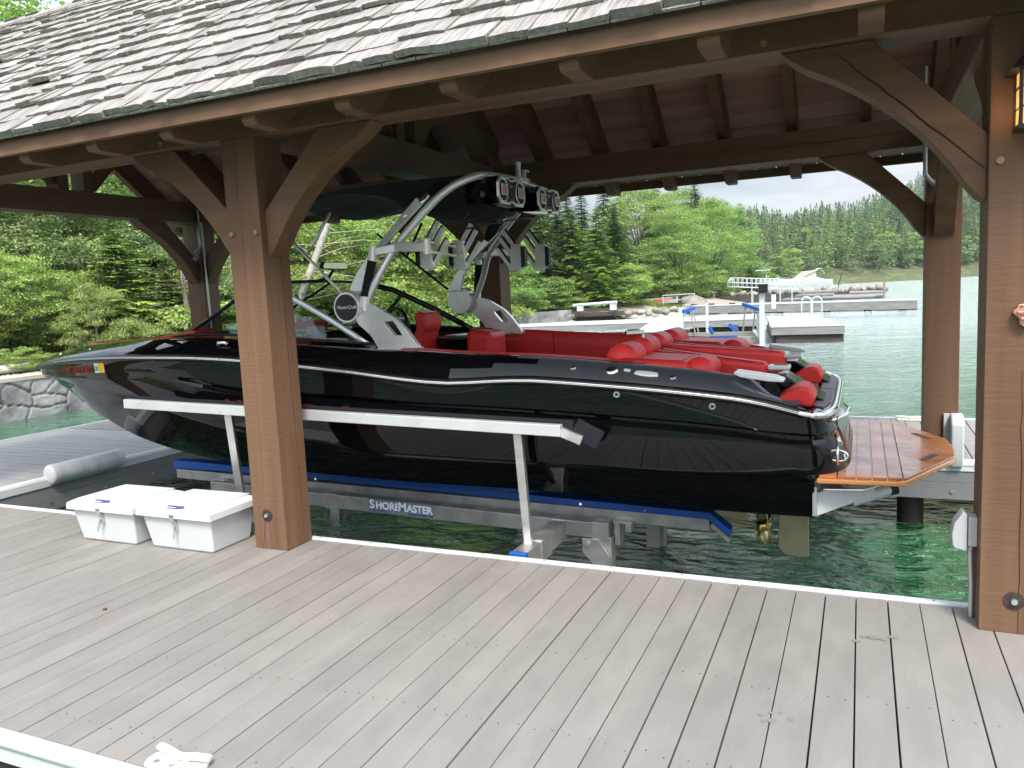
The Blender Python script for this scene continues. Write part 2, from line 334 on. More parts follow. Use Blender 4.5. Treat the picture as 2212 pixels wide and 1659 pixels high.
# rafters with chamfered tails
k = 0; x = -4.883-.6145*6
while x < X1-.1:
    for s in (1, -1):
        def q(y, z): return ((y if s > 0 else 2*YR-y), z)
        pr = [q(3.445, roofz(3.445, .05)), q(3.445, 2.640), q(3.47, 2.618), q(3.655, 2.618), q(YR, roofz(YR, .352)), q(YR, roofz(YR, .05))]
        m = MB(); m.prism(pr if s > 0 else pr[::-1], 'x', x-.047, x+.047); m.build('rafter', WY, shelter, bevel=.003)
    x += .6145
for s in (1, -1):
    y0, y1 = (3.398, 3.440) if s > 0 else (2*YR-3.440, 2*YR-3.398)
    m = MB(); m.box(X0, X1, y0, y1, 2.668, 2.752); m.build('fascia', WX, shelter, bevel=.002)
    m = MB(); L0 = math.hypot(YR-3.445, SLOPE*(YR-3.445)); nb = int(L0/.178); dy = (YR-3.445)/nb
    for i in range(nb):
        ya, yb = 3.445+i*dy+.004, 3.445+(i+1)*dy-.004; za, zb = roofz(ya, .05), roofz(yb, .05)
        P = lambda xx, y, z: (xx, y if s > 0 else 2*YR-y, z)
        for xa, xb in ((X0, -6.1), (-6.098, -3.2+.5*(i % 3)), (-3.198+.5*(i % 3), X1)):
            vs = [P(xa, ya, za), P(xb, ya, za), P(xb, yb, zb), P(xa, yb, zb), P(xa, ya, za+.02), P(xb, ya, za+.02), P(xb, yb, zb+.02), P(xa, yb, zb+.02)]
            m.add(vs, [(3,2,1,0),(4,5,6,7),(0,1,5,4),(1,2,6,5),(2,3,7,6),(3,0,4,7)])
    m.build('roof_boards', SHEATH, shelter)
# hand split shakes
def shakes(s):
    m = MB(); L0 = (YR-YE)*math.hypot(1, SLOPE); ex = .218; n = int(L0/ex)+1; c = 1/math.hypot(1, SLOPE); sn = SLOPE*c
    def P(xx, l, h): y = YE-.045+l*c-h*sn; z = ZE-.02+l*sn+h*c; return (xx, y if s > 0 else 2*YR-y, z)
    m.mi = 1
    for xx in np.arange(X0, X1, .19):
        w = .182; m.add([P(xx, .004, .0), P(xx+w, .004, .0), P(xx+w, .004, .012), P(xx, .004, .012), P(xx, .3, .0), P(xx+w, .3, .0), P(xx+w, .3, .012), P(xx, .3, .012)], [(0,1,2,3),(3,2,6,7),(0,4,5,1),(1,5,6,2),(0,3,7,4)])
    for i in range(n):
        l0 = i*ex-.012; xx = X0-random.random()*.1
        while xx < X1:
            w = random.choice([.09, .12, .15, .17, .2, .24, .27])*(.85+.3*random.random()); xe = min(xx+w, X1+.04)
            th = random.uniform(.020, .038); jl = l0+random.uniform(-.022, .022)
            if random.random() < .05: jl -= .035
            lift = random.uniform(0, .012)+(.02 if random.random() < .06 else 0); cup = random.uniform(-.006, .008); tw = random.uniform(-.007, .007)
            if i == 0: jl = random.uniform(-.01, .02); lift *= .5
            g = xx+.002+.004*random.random(); seg = 4; top = []; bot = []; tt = []; tb = []
            for k in range(seg+1):
                u = k/seg; px = g+(xe-g)*u; cv = cup*(4*u*(1-u))+tw*(u-.5); jj = jl+random.uniform(-.006, .006); h0 = .014+lift+cv; hh = h0+th+random.uniform(-.002, .002)
                top.append(P(px, jj, hh)); bot.append(P(px, jj+.004, h0-.004)); tt.append(P(px, jl+ex*1.25, .012+th*.45)); tb.append(P(px, jl+ex*1.25, .0))
            b0 = len(m.v); m.v += top+bot+tt+tb; ns = seg+1
            for k in range(seg):
                m.f.append((b0+k, b0+k+1, b0+2*ns+k+1, b0+2*ns+k)); m.m.append(0)
                m.f.append((b0+ns+k, b0+ns+k+1, b0+k+1, b0+k)); m.m.append(1)
                m.f.append((b0+3*ns+k, b0+3*ns+k+1, b0+ns+k+1, b0+ns+k)); m.m.append(1)
            m.f.append((b0, b0+2*ns, b0+3*ns, b0+ns)); m.m.append(1); m.f.append((b0+seg, b0+ns+seg, b0+3*ns+seg, b0+2*ns+seg)); m.m.append(1)
            xx = xe+.002
    return m
rf = shakes(1).build('roof_shakes', [SHAKE, SHAKE_END], shelter); shakes(-1).build('roof_shakes', [SHAKE, SHAKE_END], shelter)
m = MB()
for xx in np.arange(X0, X1, .27):
    for s in (1, -1):
        a = YR-s*.01; b = YR-s*.13; za = roofz(YR)+.075+(.012 if s > 0 else 0); zb = za-.12*SLOPE
        m.poly([(xx, b, zb), (xx+.262, b, zb), (xx+.262, a, za), (xx, a, za)][::s]); m.poly([(xx, b, zb-.022), (xx, b, zb), (xx, a, za), (xx, a, za-.022)]); m.poly([(xx, b, zb-.022), (xx+.262, b, zb-.022), (xx+.262, b, zb), (xx, b, zb)])
m.build('ridge_cap', SHAKE, shelter)

# ================================================================== docks around the slip
def boards(x0, x1, y0, y1, w, gap, along, th=.035, jig=.0):
    m = MB()
    if along == 'y':
        n = int((x1-x0)/(w+gap)); x = x1
        while x > x0:
            g = gap*random.uniform(.5, 1.5); m.box(max(x-w, x0), x-0, y0+random.uniform(0, .002), y1, -th, random.uniform(-.0008, .0008)); x -= w+g
    else:
        y = y0
        while y < y1-.02: m.box(x0, x1, y, min(y+w, y1), -th, random.uniform(-.0006, .0006)); y += w+gap*random.uniform(.6, 1.3)
    return m
SUBS = mat('dock_substructure', (.02, .022, .02), .9)
dock = thing('walkway_dock', 'wide near dock of pale grey-brown composite boards with white aluminium edging', 'dock', (-2, 3, 0))
b = boards(-14.0, 5.2, 1.86, 4.245, .1395, .0054, 'y'); b.build('deck_boards', DECK, dock, bevel=.0022)
m = MB()
x = 5.2
while x > -7.2:
    for yy in (4.205, 3.15+.03*math.sin(x*9), 2.55, 2.02):
        for dx in (-.035, -.105): m.disc((x+dx+random.uniform(-.006, .006), yy+random.uniform(-.02, .02)*(yy < 4), -.0012), (0, 0, 1), .0032, .0020, 8)
    x -= .1447
m.build('deck_screws', SCREW, dock)
m = MB(); m.box(-14, 5.2, 4.248, 4.292, -.05, .011); m.box(-14, 5.2, 4.2925, 4.306, -.14, -.002); m.build('edge_trim', WHITE_TRIM, dock, bevel=.004)
m = MB(); m.tube([(-14, 1.815, -.008), (5.2, 1.815, -.008)], .034, 12); m.box(-14, 5.2, 1.80, 1.855, -.10, -.006); m.build('edge_bumper', WHITE_TRIM, dock, smooth=True, angle=40)
m = MB(); m.box(-14, 5.2, 1.83, 4.24, -.19, -.037); m.build('frame', SUBS, dock)
m = MB()
for xx in np.arange(-6.8, 5, .42): m.disc((xx, 4.27, .0105), (0, 0, 1), .005, .003, 8)
m.build('trim_screws', SCREW, dock)
# debris and scuffs on the boards
LEAFM = mat('dry_leaf', (.12, .03, .015), .8)
head = thing('head_dock', 'grey composite dock across the head of the slip under the bow', 'dock', (-9, 6, 0))
b = boards(-10.42, -7.46, 4.30, 7.55, .138, .010, 'x'); b.build('deck_boards', DECKX, head)
m = MB(); m.tube([(-7.43, 4.31, .004), (-7.43, 7.5, .004)], .042, 14); m.box(-7.46, -7.385, 4.31, 7.5, -.055, -.01); m.build('edge_bumper', WHITE_TRIM, head, smooth=True, angle=40)
m = MB(); m.box(-10.47, -10.425, 2.0, 12.0, -.1, .012); m.build('edge_trim', WHITE_TRIM, head)
m = MB(); m.box(-7.455, -7.395, 4.31, 7.5, -.15, -.056); m.box(-7.455, -7.392, 4.31, 7.5, -.30, -.152); m.box(-10.42, -10.38, 4.3, 12, -.3, -.1); m.build('fascia', GREYF, head, bevel=.003)
m = MB(); m.box(-10.38, -7.46, 4.31, 7.5, -.25, -.04); m.build('frame', SUBS, head)
m = MB()
for y in np.arange(4.45, 7.5, .62): m.disc((-7.391, y, -.22), (1, 0, 0), .012, .01, 8)
m.build('bolts', CHROME, head)
fard = thing('far_dock', 'pale composite dock on the far side of the slip beyond the teak platform', 'dock', (0, 9, 0))
b = boards(-10.42, 5.2, 7.56, 9.80, .1405, .0075, 'y'); b.build('deck_boards', DECK, fard)
m = MB(); m.tube([(-7.3, 7.535, .004), (5.2, 7.535, .004)], .042, 14); m.box(-7.38, 5.2, 7.50, 7.56, -.055, -.01); m.build('edge_bumper', WHITE_TRIM, fard, smooth=True, angle=40)
m = MB(); m.box(-10.42, 5.2, 9.80, 9.845, -.1, .014); m.build('edge_trim', WHITE_TRIM, fard)
m = MB(); m.box(-7.38, 5.2, 7.51, 7.555, -.16, -.056); m.box(-7.38, 5.2, 7.507, 7.555, -.31, -.162); m.build('fascia', GREYF, fard, bevel=.003)
m = MB(); m.box(-10.3, 5.2, 7.56, 9.8, -.25, -.04); m.build('frame', SUBS, fard)
m = MB()
for x in np.arange(-6.3, 5, .78): m.disc((x, 7.506, -.24), (0, -1, 0), .014, .01, 8)
m.build('bolts', CHROME, fard)
PILE = mat('wet_piling', (.045, .032, .024), .6, var=.4, vscale=4)
for x, y in ((.42, 7.83), (-3.6, 7.8), (-6.9, 7.8), (3.5, 7.8)):
    m = MB(); m.tube([(x, y, -3), (x, y, -.3)], .11, 16); m.build('piling', PILE, fard, smooth=True, angle=50)
# ================================================================== motorboat
YC = 5.82
boat = thing('motorboat', 'glossy black wakeboard boat with red seats and silver tower raised on the lift', 'motorboat', (-4, YC, 0))
TX = [-8.08,-8.04,-7.9,-7.6,-7.1,-6.5,-5.8,-5,-4,-3,-2,-1.2,-.6,-.25]
THB = [0,.16,.34,.56,.79,.98,1.13,1.24,1.29,1.3,1.28,1.23,1.14,1.04]
def crv(xs, ys):
    xs = np.array(xs, float); ys = np.array(ys, float)
    def f(x):
        # monotone-ish cubic
        x = min(max(x, xs[0]), xs[-1]); i = min(max(int(np.searchsorted(xs, x)-1), 0), len(xs)-2)
        h = xs[i+1]-xs[i]; t = (x-xs[i])/h
        d = lambda k: 0 if False else ((ys[min(k+1, len(xs)-1)]-ys[max(k-1, 0)])/(xs[min(k+1, len(xs)-1)]-xs[max(k-1, 0)]))
        m0, m1 = d(i), d(i+1); s = (ys[i+1]-ys[i])/h
        lim = 3*abs(s)
        m0 = max(-lim, min(lim, m0)) if m0*s > 0 else 0; m1 = max(-lim, min(lim, m1)) if m1*s > 0 else 0
        return float((2*t**3-3*t*t+1)*ys[i]+(t**3-2*t*t+t)*h*m0+(-2*t**3+3*t*t)*ys[i+1]+(t**3-t*t)*h*m1)
    return f
hb = crv(TX, THB)
zr = crv([-8.08,-7.9,-7.26,-6.73,-6.28,-5.56,-4.87,-4.29,-3.35,-2.94,-2.62,-2.45,-2.15,-1.94,-1.44,-.97,-.58,-.24],
         [1.075,1.10,1.165,1.215,1.24,1.258,1.256,1.232,1.154,1.105,1.074,1.069,1.082,1.086,1.051,1.004,.945,.846])
zt = crv([-8.08,-7.9,-7.56,-6.98,-6.38,-5.6,-4.95,-3.84,-3.43,-3.1,-2.78,-2.45,-2.1,-1.68,-.99,-.68,-.58,-.50,-.44],
         [1.09,1.145,1.222,1.304,1.353,1.392,1.405,1.334,1.304,1.283,1.269,1.245,1.228,1.20,1.13,1.08,1.04,.96,.92])
zc = crv([-8.08,-5.6,-4.97,-4.32,-3.38,-2.76,-2.08,-1.6,-.97,-.64,-.45,-.26], [1.05,1.11,1.079,.996,.946,.908,.878,.85,.80,.761,.732,.709])
gd = crv([-8.08,-5.6,-4.9,-4.3,-.7,-.25], [0,0,.008,.03,.034,.012])            # depth of the style groove
zh = crv([-8.08,-7.5,-6.91,-6.46,-5.95,-5.3,-4.44,-3.45,-2.55,-1.48,-.99,-.25], [1.02,1.0,.965,.931,.884,.798,.675,.585,.56,.537,.511,.492])
fh = crv([-8.08,-7.5,-6.9,-6,-5,-3,-.25], [.5,.80,.86,.91,.94,.96,.95])
zl = crv([-8.08,-7.6,-6.9,-6,-5,-4,-3,-1.86,-1.5,-1.16,-.7,-.25], [1.0,.83,.66,.49,.39,.345,.325,.312,.288,.253,.225,.196])
fl = crv([-8.08,-7.6,-6.9,-6,-5,-3,-.25], [.2,.42,.58,.71,.79,.845,.82])
zk = crv([-8.08,-8.0,-7.75,-7.2,-6.7,-6.2,-5.6,-5,-4,-3,-.25], [.99,.88,.69,.47,.33,.22,.10,.03,-.03,-.045,-.04])
def section(x):
    h = hb(x); r = zr(x); c = zc(x); g = gd(x)*min(1, h); hh = h*fh(x); H = zh(x); ll = h*fl(x); lz = zl(x); k = zk(x); u = min(1, h/.5)
    g2 = max(0, c-H)
    P = [(h, r-.012), (h-.012*u, r-.03), (h-.020*u, r*.5+c*.5+.0), (h-.022*u, c+.03), (h-.022*u-g, c+.012), (h-.03*u-g, c-.012), (h-.028*u, c-.038),
         (h*.45+hh*.55+.004*u, c*.45+H*.55), (hh+.008*u, H+.02), (hh, H), (hh-.035*u, H-.022), (hh-.05*u, H-.06), (ll+.03*u, lz+.05), (ll, lz), (ll-.04*u, lz-.012), (ll*.5, lz*.5+k*.5-.01), (0, k)]
    return P
def hull_y(x, z):
    P = section(x); zs = np.array([p[1] for p in P])[::-1]; ys = np.array([p[0] for p in P])[::-1]
    zs = np.maximum.accumulate(zs); return YC-float(np.interp(z, zs, ys))
xs = np.concatenate([np.array([-8.08,-8.075,-8.06,-8.04,-8.0,-7.95,-7.9,-7.82,-7.72,-7.6]), np.linspace(-7.45, -.7, 46), np.array([-.6,-.5,-.42,-.35,-.29,-.25])])
XE = -.33                                       # where the topsides start to wrap round the quarter
m = MB()
for sg in (-1, 1):
    m.grid([[(x, YC+sg*a, b) for a, b in section(x)[:10]] for x in list(xs[xs < XE])+[XE]])
m.grid([[(x, YC-a, b) for a, b in section(x)[9:]]+[(x, YC+a, b) for a, b in section(x)[9:][-2::-1]] for x in xs])
# transom: wraps round the corner and bulges aft at the middle
def bulge(u, amp): return amp*(1-abs(u)**2.6)
sec = section(-.25); s45 = section(XE); rows = []
UU = [math.copysign(1-(1-abs(k/24))**2.2, k) for k in range(-24, 25)]
def wrap(u, amp): return XE+(amp-XE)*(1-abs(u)**6)**.5
def wz(u, za, zb): e = min(1, (1-abs(u)**6)**.5*1.7); return za+(zb-za)*e
for i in range(10):
    row = []
    for u in UU: row.append((wrap(u, -.15+.10*i/9-(.015 if 3 < i < 7 else 0)), YC+s45[i][0]*u, wz(u, s45[i][1], sec[i][1])))
    rows.append(row)
m.grid(rows)
row0 = rows[-1]; m.grid([row0, [(max(-.5, min(p[0], -.20)), YC+(p[1]-YC)*.985, p[2]-.012) for p in row0], [(-.25, YC+sec[11][0]*u, sec[11][1]) for u in UU]])
lo = sec[11:]; m.add([(-.25, YC-a, b) for a, b in lo]+[(-.25, YC+a, b) for a, b in lo[-2::-1]], [tuple(range(2*len(lo)-1))])
hull = m.build('hull', BLACKG, boat, smooth=True, angle=24)
# deck moulding above the rub rail
to = crv([-8.08,-7.9,-7.4,-6.5,-5,-3.2,-2.2,-1,-.6,-.25], [.02,.10,.17,.2,.155,.13,.15,.15,.16,.14])
def dsec(x):
    h = hb(x); r = zr(x); t = zt(x); o = min(to(x), h*.9); u = min(1, h/.4)
    return [(h-.0, r+.012), (h-.014*u, r+.03), (h-o*.34, r+.030+(t-r)*.34), (h-o*.62, r+(t-r)*.72), (h-o*.86, r+(t-r)*.95), (h-o, t), (h-o-.03*u, t+.004), (max(h-o-.085*u, 0), t-.004), (max(h-o-.10*u, 0), t-.05)]
m = MB()
for s in (-1, 1):
    rows = [];
    for x in list(xs[xs < XE])+[XE]: rows.append([(x, YC+s*a, b) for a, b in dsec(x)])
    nx, nc = len(rows), len(rows[0]); b0 = len(m.v); m.v += [p for r in rows for p in r]
    for i in range(nx-1):
        for j in range(nc-1):
            xm = rows[i][j][0]; m.f.append((b0+i*nc+j, b0+i*nc+j+1, b0+(i+1)*nc+j+1, b0+(i+1)*nc+j))
            m.m.append(1 if (xm > -1.95 and 1 <= j <= 3) or (xm > -2.25 and 1 <= j <= 2) or (xm > -2.6 and j == 1) else (2 if xm > -2.15 and 4 <= j <= 6 else 0))
# bow deck and stern cap
rows = []
for x in xs[xs < -7.35]: a, b = dsec(x)[-2]; rows.append([(x, YC+a*u, b+.02*(1-u*u)) for u in np.linspace(-1, 1, 9)])
m.grid(rows)
rows = []
d45 = dsec(XE)
for j, (f, dz) in enumerate([(.0, .022), (.5, .022), (.88, .022), (.95, .018), (.985, .008), (1.0, -.004)]):
    row = []
    for u in UU:
        px, py = wrap(u, -.14), (d45[0][0]+.004)*u; z = wz(u, .905, .848)+dz
        row.append((-.62+(px+.62)*f, YC+py*(.93+.07*f), min(z, .875) if f < .95 else z))
    rows.append(row)
m.grid(rows)
decks = m.build('deck_moulding', [BLACKG, BLACKM, mat('grey_gunwale_cap', (.085, .09, .10), .38, metal=.2)], boat, smooth=True, angle=30)
# rub rail
for s, nm in ((-1, 'rub_rail'), (1, 'rub_rail')):
    m = MB(); m.tube([(x, YC+s*(hb(x)+.004), zr(x)) for x in list(xs[(xs < XE) & (xs > -8.079)])+[XE]]+[(wrap(u, -.14), YC-s*-1*abs(u)*(s45[0][0]+.004), wz(u, zr(XE), .846)) for u in [math.sin(math.pi/2-.09*k) for k in range(1, 9)]], .014, 10, flat=(1.0, .9)); r_ = m.build('rub_rail', SATIN, boat, smooth=True, angle=50)
    m = MB(); m.tube([(x, YC+s*(hb(x)-.002), zr(x)) for x in list(xs[(xs < XE) & (xs > -8.079)])+[XE]], .023, 8, flat=(1.1, .8)); m.build('rail_backing', BLACKP, r_, smooth=True)
m = MB(); m.tube([(wrap(u, -.138), YC+(s45[0][0])*u, wz(u, zr(XE), .845)) for u in UU[4:-4]], .022, 10); m.build('transom_rail', CHROME, boat, smooth=True)
# interior
m = MB(); rows = []
for x in xs[(xs > -7.3) & (xs < -.3)]:
    a, b = dsec(x)[-1]; fl_ = .42 if x < -.95 else .62; fl_ = max(fl_, zh(x)+.04) if x < -5 else max(fl_, zh(x)*.4+.2); k_ = .06; bb = max(b-.25, fl_+.01); row = [(x, YC-a, b), (x, YC-a+.02, bb), (x, YC-a+k_, fl_), (x, YC+a-k_, fl_), (x, YC+a-.02, bb), (x, YC+a, b)]; rows.append(row)
m.grid(rows); m.poly([rows[0][k] for k in range(6)]); m.poly([rows[-1][k] for k in range(6)])
m.build('cockpit_liner', BLACKP, boat)
REDS = mat('dark_red_piping', (.30, .008, .008), .5)
def cushion(pts, z0, z1, bev=.03, name='cushion', mt=REDV, parent=None, tilt=None, axis='z', label=None, lift=None):
    m = MB()
    if axis == 'z':
        n = len(pts); lf = lift or [0]*n
        vs = [(x, y, z0+lf[i]) for i, (x, y) in enumerate(pts)]+[(x, y, z1+lf[i]) for i, (x, y) in enumerate(pts)]
        m.add(vs, [tuple(range(n))[::-1], tuple(range(n, 2*n))]+[(i, (i+1) % n, n+(i+1) % n, n+i) for i in range(n)])
    else: m.prism(pts, axis, z0, z1)
    o = m.build(name, mt, parent or boat, bevel=bev, label=label)
    if axis == 'z' and name in ('sun_pad', 'centre_pad', 'bow_cushion', 'pod_seat'):
        cx = sum(p[0] for p in pts)/len(pts); cy = sum(p[1] for p in pts)/len(pts); lp_ = []
        for i in range(len(pts)+1):
            x, y = pts[i % len(pts)]; lp_.append((x+(cx-x)*.10+math.copysign(.02, cx-x), y+(cy-y)*.05+math.copysign(.025, cy-y), z1+(lift[i % len(pts)] if lift else 0)+.0015))
        sm = MB(); sm.tube(lp_, .0035, 6, cap=False); sm.build('piping', REDS, o)
    return o
# coaming bolsters, both sides: long red pads under the gunwale
def bolster(s, xa, xb, name='side_bolster', n=16, dz=.20):
    m = MB(); rows = []
    for x in np.linspace(xa, xb, n):
        a, b = dsec(x)[-1]; a2 = a+.005; rows.append([(x, YC+s*(a2+.01), b+.052), (x, YC+s*(a2-.035), b+.062), (x, YC+s*(a2-.065), b+.035), (x, YC+s*(a2-.075), b-.06), (x, YC+s*(a2-.06), b-dz), (x, YC+s*a2, b-dz-.02)])
    m.grid(rows); m.poly(rows[0]); m.poly(rows[-1][::-1]); return m.build(name, REDV, boat, smooth=True, angle=55)
bolster(1, -3.5, -2.62); bolster(1, -2.612, -1.62); bolster(1, -1.60, -.72, dz=.34)
bolster(-1, -2.98, -1.25)
for s in (1, -1): bolster(s, -7.15, -5.35, 'bow_bolster')
for s in (1, -1): cushion([(-5.75, YC+s*.62), (-5.10, YC+s*.62), (-5.10, YC+s*.92), (-5.75, YC+s*.86)], 1.20, 1.462, .035, 'bow_backrest', lift=[-.07, .0, .0, -.07])
cushion([(-7.05, YC-.42), (-6.75, YC-.48), (-6.75, YC+.48), (-7.05, YC+.42)], 1.20, 1.345, .03, 'bow_cushion')
# sun pads and headrests at the stern
def roll(x0, y0, x1, y1, z, r, name='headrest', flat=(1.0, 1.0), mt=REDV):
    a, b = Vector((x0, y0, z)), Vector((x1, y1, z)); m = MB(); pts = []; rad = []
    for k in range(15):
        u = k/14; pts.append(a.lerp(b, u)); e = min(u, 1-u)*14/2.2; rad.append(r*(math.sqrt(max(0.04, 1-(1-min(1, e))**2))))
    m.tube(pts, r, 16, rad=rad, flat=flat); return m.build(name, mt, boat, smooth=True)
cushion([(-1.45, 4.86), (-.98, 4.86), (-.98, 5.40), (-1.45, 5.48)], 1.02, 1.165, .04, 'sun_pad', lift=[.02, 0, 0, .02])
roll(-.93, 4.90, -.93, 5.27, 1.10, .085, 'bolster_roll', (1.0, 1.15))
cushion([(-1.35, 5.42), (-.62, 5.32), (-.55, 5.34), (-.55, 5.48), (-1.35, 5.68)], 1.0, 1.135, .045, 'centre_pad', lift=[.06, -.02, -.03, -.03, .06])
cushion([(-1.35, 5.74), (-.56, 6.02), (-.50, 6.06), (-.50, 6.2), (-1.35, 6.18)], 1.0, 1.145, .045, 'centre_pad', lift=[.07, -.02, -.03, -.03, .05])
cushion([(-1.45, 6.24), (-.98, 6.24), (-.98, 6.80), (-1.45, 6.80)], 1.04, 1.175, .04, 'sun_pad', lift=[.02, 0, 0, .02])
roll(-.93, 6.30, -.93, 6.72, 1.10, .09, 'bolster_roll', (1.0, 1.15))
roll(-1.43, 4.90, -1.43, 5.26, 1.175, .085, 'headrest', (1.2, 1.25)); roll(-1.43, 5.36, -1.43, 5.72, 1.195, .08, 'headrest', (1.2, 1.2))
roll(-1.45, 5.86, -1.45, 6.22, 1.19, .085, 'headrest', (1.1, 1.2)); roll(-1.43, 6.28, -1.43, 6.72, 1.19, .085, 'headrest', (1.1, 1.2))
m = MB(); m.box(-1.6, -.62, YC-.98, YC+.98, .5, 1.03); m.build('engine_hatch', BLACKG, boat, bevel=.02)
m = MB(); m.beam((-1.505, 5.33, 1.325), (-1.40, 5.42, 1.325), .035, .03); m.beam((-1.41, 5.42, 1.335), (-1.40, 5.425, 1.22), .035, .012, up=(1, 0, 0)); m.build('grab_handle', CHROME, boat, bevel=.006)
# gunwale end caps and hatch latches
def latch(x0, x1, y0, y1, z, nm='latch_cap'):
    m = MB(); m.box(x0, x1, y0, y1, z, z+.032); m.build(nm, SATIN, boat, bevel=.01)
    m = MB(); m.box(x0+.04, x1-.012, (y0+y1)/2-.012, (y0+y1)/2+.012, z+.0325, z+.036); m.build('slot', BLACKP, boat.children[-1])
latch(-.56, -.42, 5.34, 5.46, 1.055); latch(-.52, -.39, 6.06, 6.18, 1.065)
for s in (-1, 1):
    y = YC+s*.98; m = MB(); m.prism([(-.70, 1.098), (-.68, 1.118), (-.46, 1.085), (-.405, 1.065), (-.41, 1.045), (-.50, 1.05), (-.66, 1.075)], 'y', y-.05, y+.04); m.build('gunwale_cap', SATIN, boat, bevel=.008)
for s in (-1, 1):    # stern quarter blocks between the seats, sloping aft
    y0, y1 = sorted((YC+s*.30, YC+s*.62)); m = MB(); m.prism([(-.66, 1.04), (-.44, 1.04), (-.20, .88), (-.66, .86)], 'y', y0, y1); m.build('transom_step', BLACKG, boat, bevel=.012)
    y0, y1 = sorted((YC+s*.62, YC+s*1.02)); m = MB(); m.prism([(-.75, 1.02), (-.58, 1.02), (-.42, .875), (-.75, .86)], 'y', y0, y1); m.build('transom_step', BLACKG, boat, bevel=.015)
def wedge_seat(yc, s, xo=0):
    m = MB(); rows = []
    for k, u in enumerate(np.linspace(-1, 1, 9)):
        e = (1-abs(u)**5)*.022; y = yc+(abs(u)**.55)*math.copysign(1, u)*.165; dx = xo-.06*u*s*(-1)
        pr = [(-.50-e*.3, .872), (-.52-e*.3, .93), (-.45, 1.0+e), (-.36, 1.02+e), (-.27+e*.6, .99+e), (-.215+e, .93), (-.235+e, .872)]
        rows.append([(px+dx, y, pz) for px, pz in pr])
    m.grid(rows, close=True); m.poly(rows[0][::-1]); m.poly(rows[-1]); m.build('stern_seat_pad', REDV, boat, subsurf=2, smooth=True)
for yc_, xo in ((5.10, -.045), (6.22, -.05)):
    cushion([(xo-.41, .885), (xo-.42, .93), (xo-.34, .985), (xo-.28, 1.005), (xo-.23, .99), (xo-.20, .93), (xo-.22, .872)], yc_-.15, yc_+.15, .035, 'stern_seat_pad', axis='y')
NONSKID = mat('grey_nonskid', (.17, .165, .175), .55, bump=.001, bscale=900, spots=(60, .7, (.05, .05, .055)))
m = MB(); m.prism([(-.20, YC-.86), (-.165, YC-.60), (-.16, YC-.05), (-.25, YC-.05), (-.26, YC-.80)], 'z', .872, .879); m.prism([(-.16, YC-.02), (-.165, YC+.60), (-.20, YC+.84), (-.27, YC+.80), (-.25, YC-.02)], 'z', .872, .879); m.prism([(-.62, YC-.26), (-.28, YC-.26), (-.28, YC+.26), (-.62, YC+.26)], 'z', .872, .878); m.build('nonskid_pad', NONSKID, boat)
m = MB(); m.tube([(-.46, 6.18+.03*0, .975)]*1+[(-.46, 6.18, .985)], .05, 18); m.build('cup_holder', SATIN, boat); m = MB(); m.tube([(-.56, 5.38, .93), (-.56, 5.38, .945)], .05, 18); m.build('cup_holder', SATIN, boat)
# cockpit furniture
def seat_back(x, y, zt_, w=.42, nm='helm_seat'):
    t = MB(); t.prism([(x-.05, .80), (x-.14, .86), (x-.10, 1.10), (x-.02, 1.32), (x+.01, 1.36), (x-.01, 1.47), (x+.02, zt_), (x+.11, zt_-.02), (x+.12, 1.38), (x+.08, 1.32), (x+.06, 1.18), (x+.04, .80)], 'y', y-w/2, y+w/2)
    o = t.build(nm, REDV, boat, bevel=.035); t = MB(); t.prism([(x-.145, .86), (x-.105, 1.10), (x-.03, 1.32), (x-.04, 1.32), (x-.125, 1.10), (x-.16, .86)], 'y', y-w/2+.03, y+w/2-.03); t.build('seat_lining', CHARV, o, bevel=.004)
seat_back(-3.60, 6.12, 1.52, .30)
cushion([(-3.18, 6.12), (-2.93, 6.12), (-2.93, 6.46), (-3.18, 6.46)], .8, 1.335, .05, 'pod_seat', lift=[.0, -.03, -.03, 0])
m = MB(); m.box(-3.185, -2.925, 6.112, 6.118, 1.02, 1.115); m.build('seat_inset', CHARV, boat, bevel=.002)
m = MB(); m.box(-3.52, -3.2, 6.2, 6.66, .45, 1.27); m.build('console', BLACKG, boat, bevel=.02)
m = MB(); m.box(-3.45, -3.25, 6.25, 6.6, 1.271, 1.285); m.build('console_trim', CHROME, boat, bevel=.004)
cushion([(-3.12, 4.80), (-2.95, 4.80), (-2.95, 5.2), (-3.12, 5.2)], .8, 1.24, .04, 'port_seat_back')
m = MB(); m.box(-2.85, -1.6, 6.78, 6.80, .95, 1.02); m.build('storage_panel', BLACKG, boat, bevel=.01)
m = MB(); m.disc((-1.85, 6.74, .99), (0, -1, 0), .10, .03, 28); o = m.build('cockpit_speaker', BLACKP, boat); m = MB(); m.tube([(-1.85+.10*math.cos(a), 6.705, .99+.10*math.sin(a)) for a in np.linspace(0, 2*math.pi, 25)], .007, 6, cap=False); m.build('speaker_ring', CHARV, o, smooth=True)
m = MB(); m.box(-4.35, -4.0, 6.05, 6.6, .9, 1.45); m.build('helm_console', BLACKP, boat, bevel=.05)
m = MB(); m.tube([(-3.98+.0*a, 6.30+.17*math.cos(a), 1.40+.15*math.sin(a)) for a in np.linspace(0, 2*math.pi, 25)], .016, 8, cap=False); m.build('steering_wheel', BLACKP, boat, smooth=True)
SCRN = mat('display_glass', (.30, .34, .36), .12, coat=.5)
m = MB(); m.box(-4.005, -3.99, 5.9, 6.02, 1.33, 1.45); m.build('display', SCRN, boat, bevel=.004); m = MB(); m.box(-4.05, -3.96, 5.05, 5.18, 1.33, 1.45); m.build('display', SCRN, boat, bevel=.006)
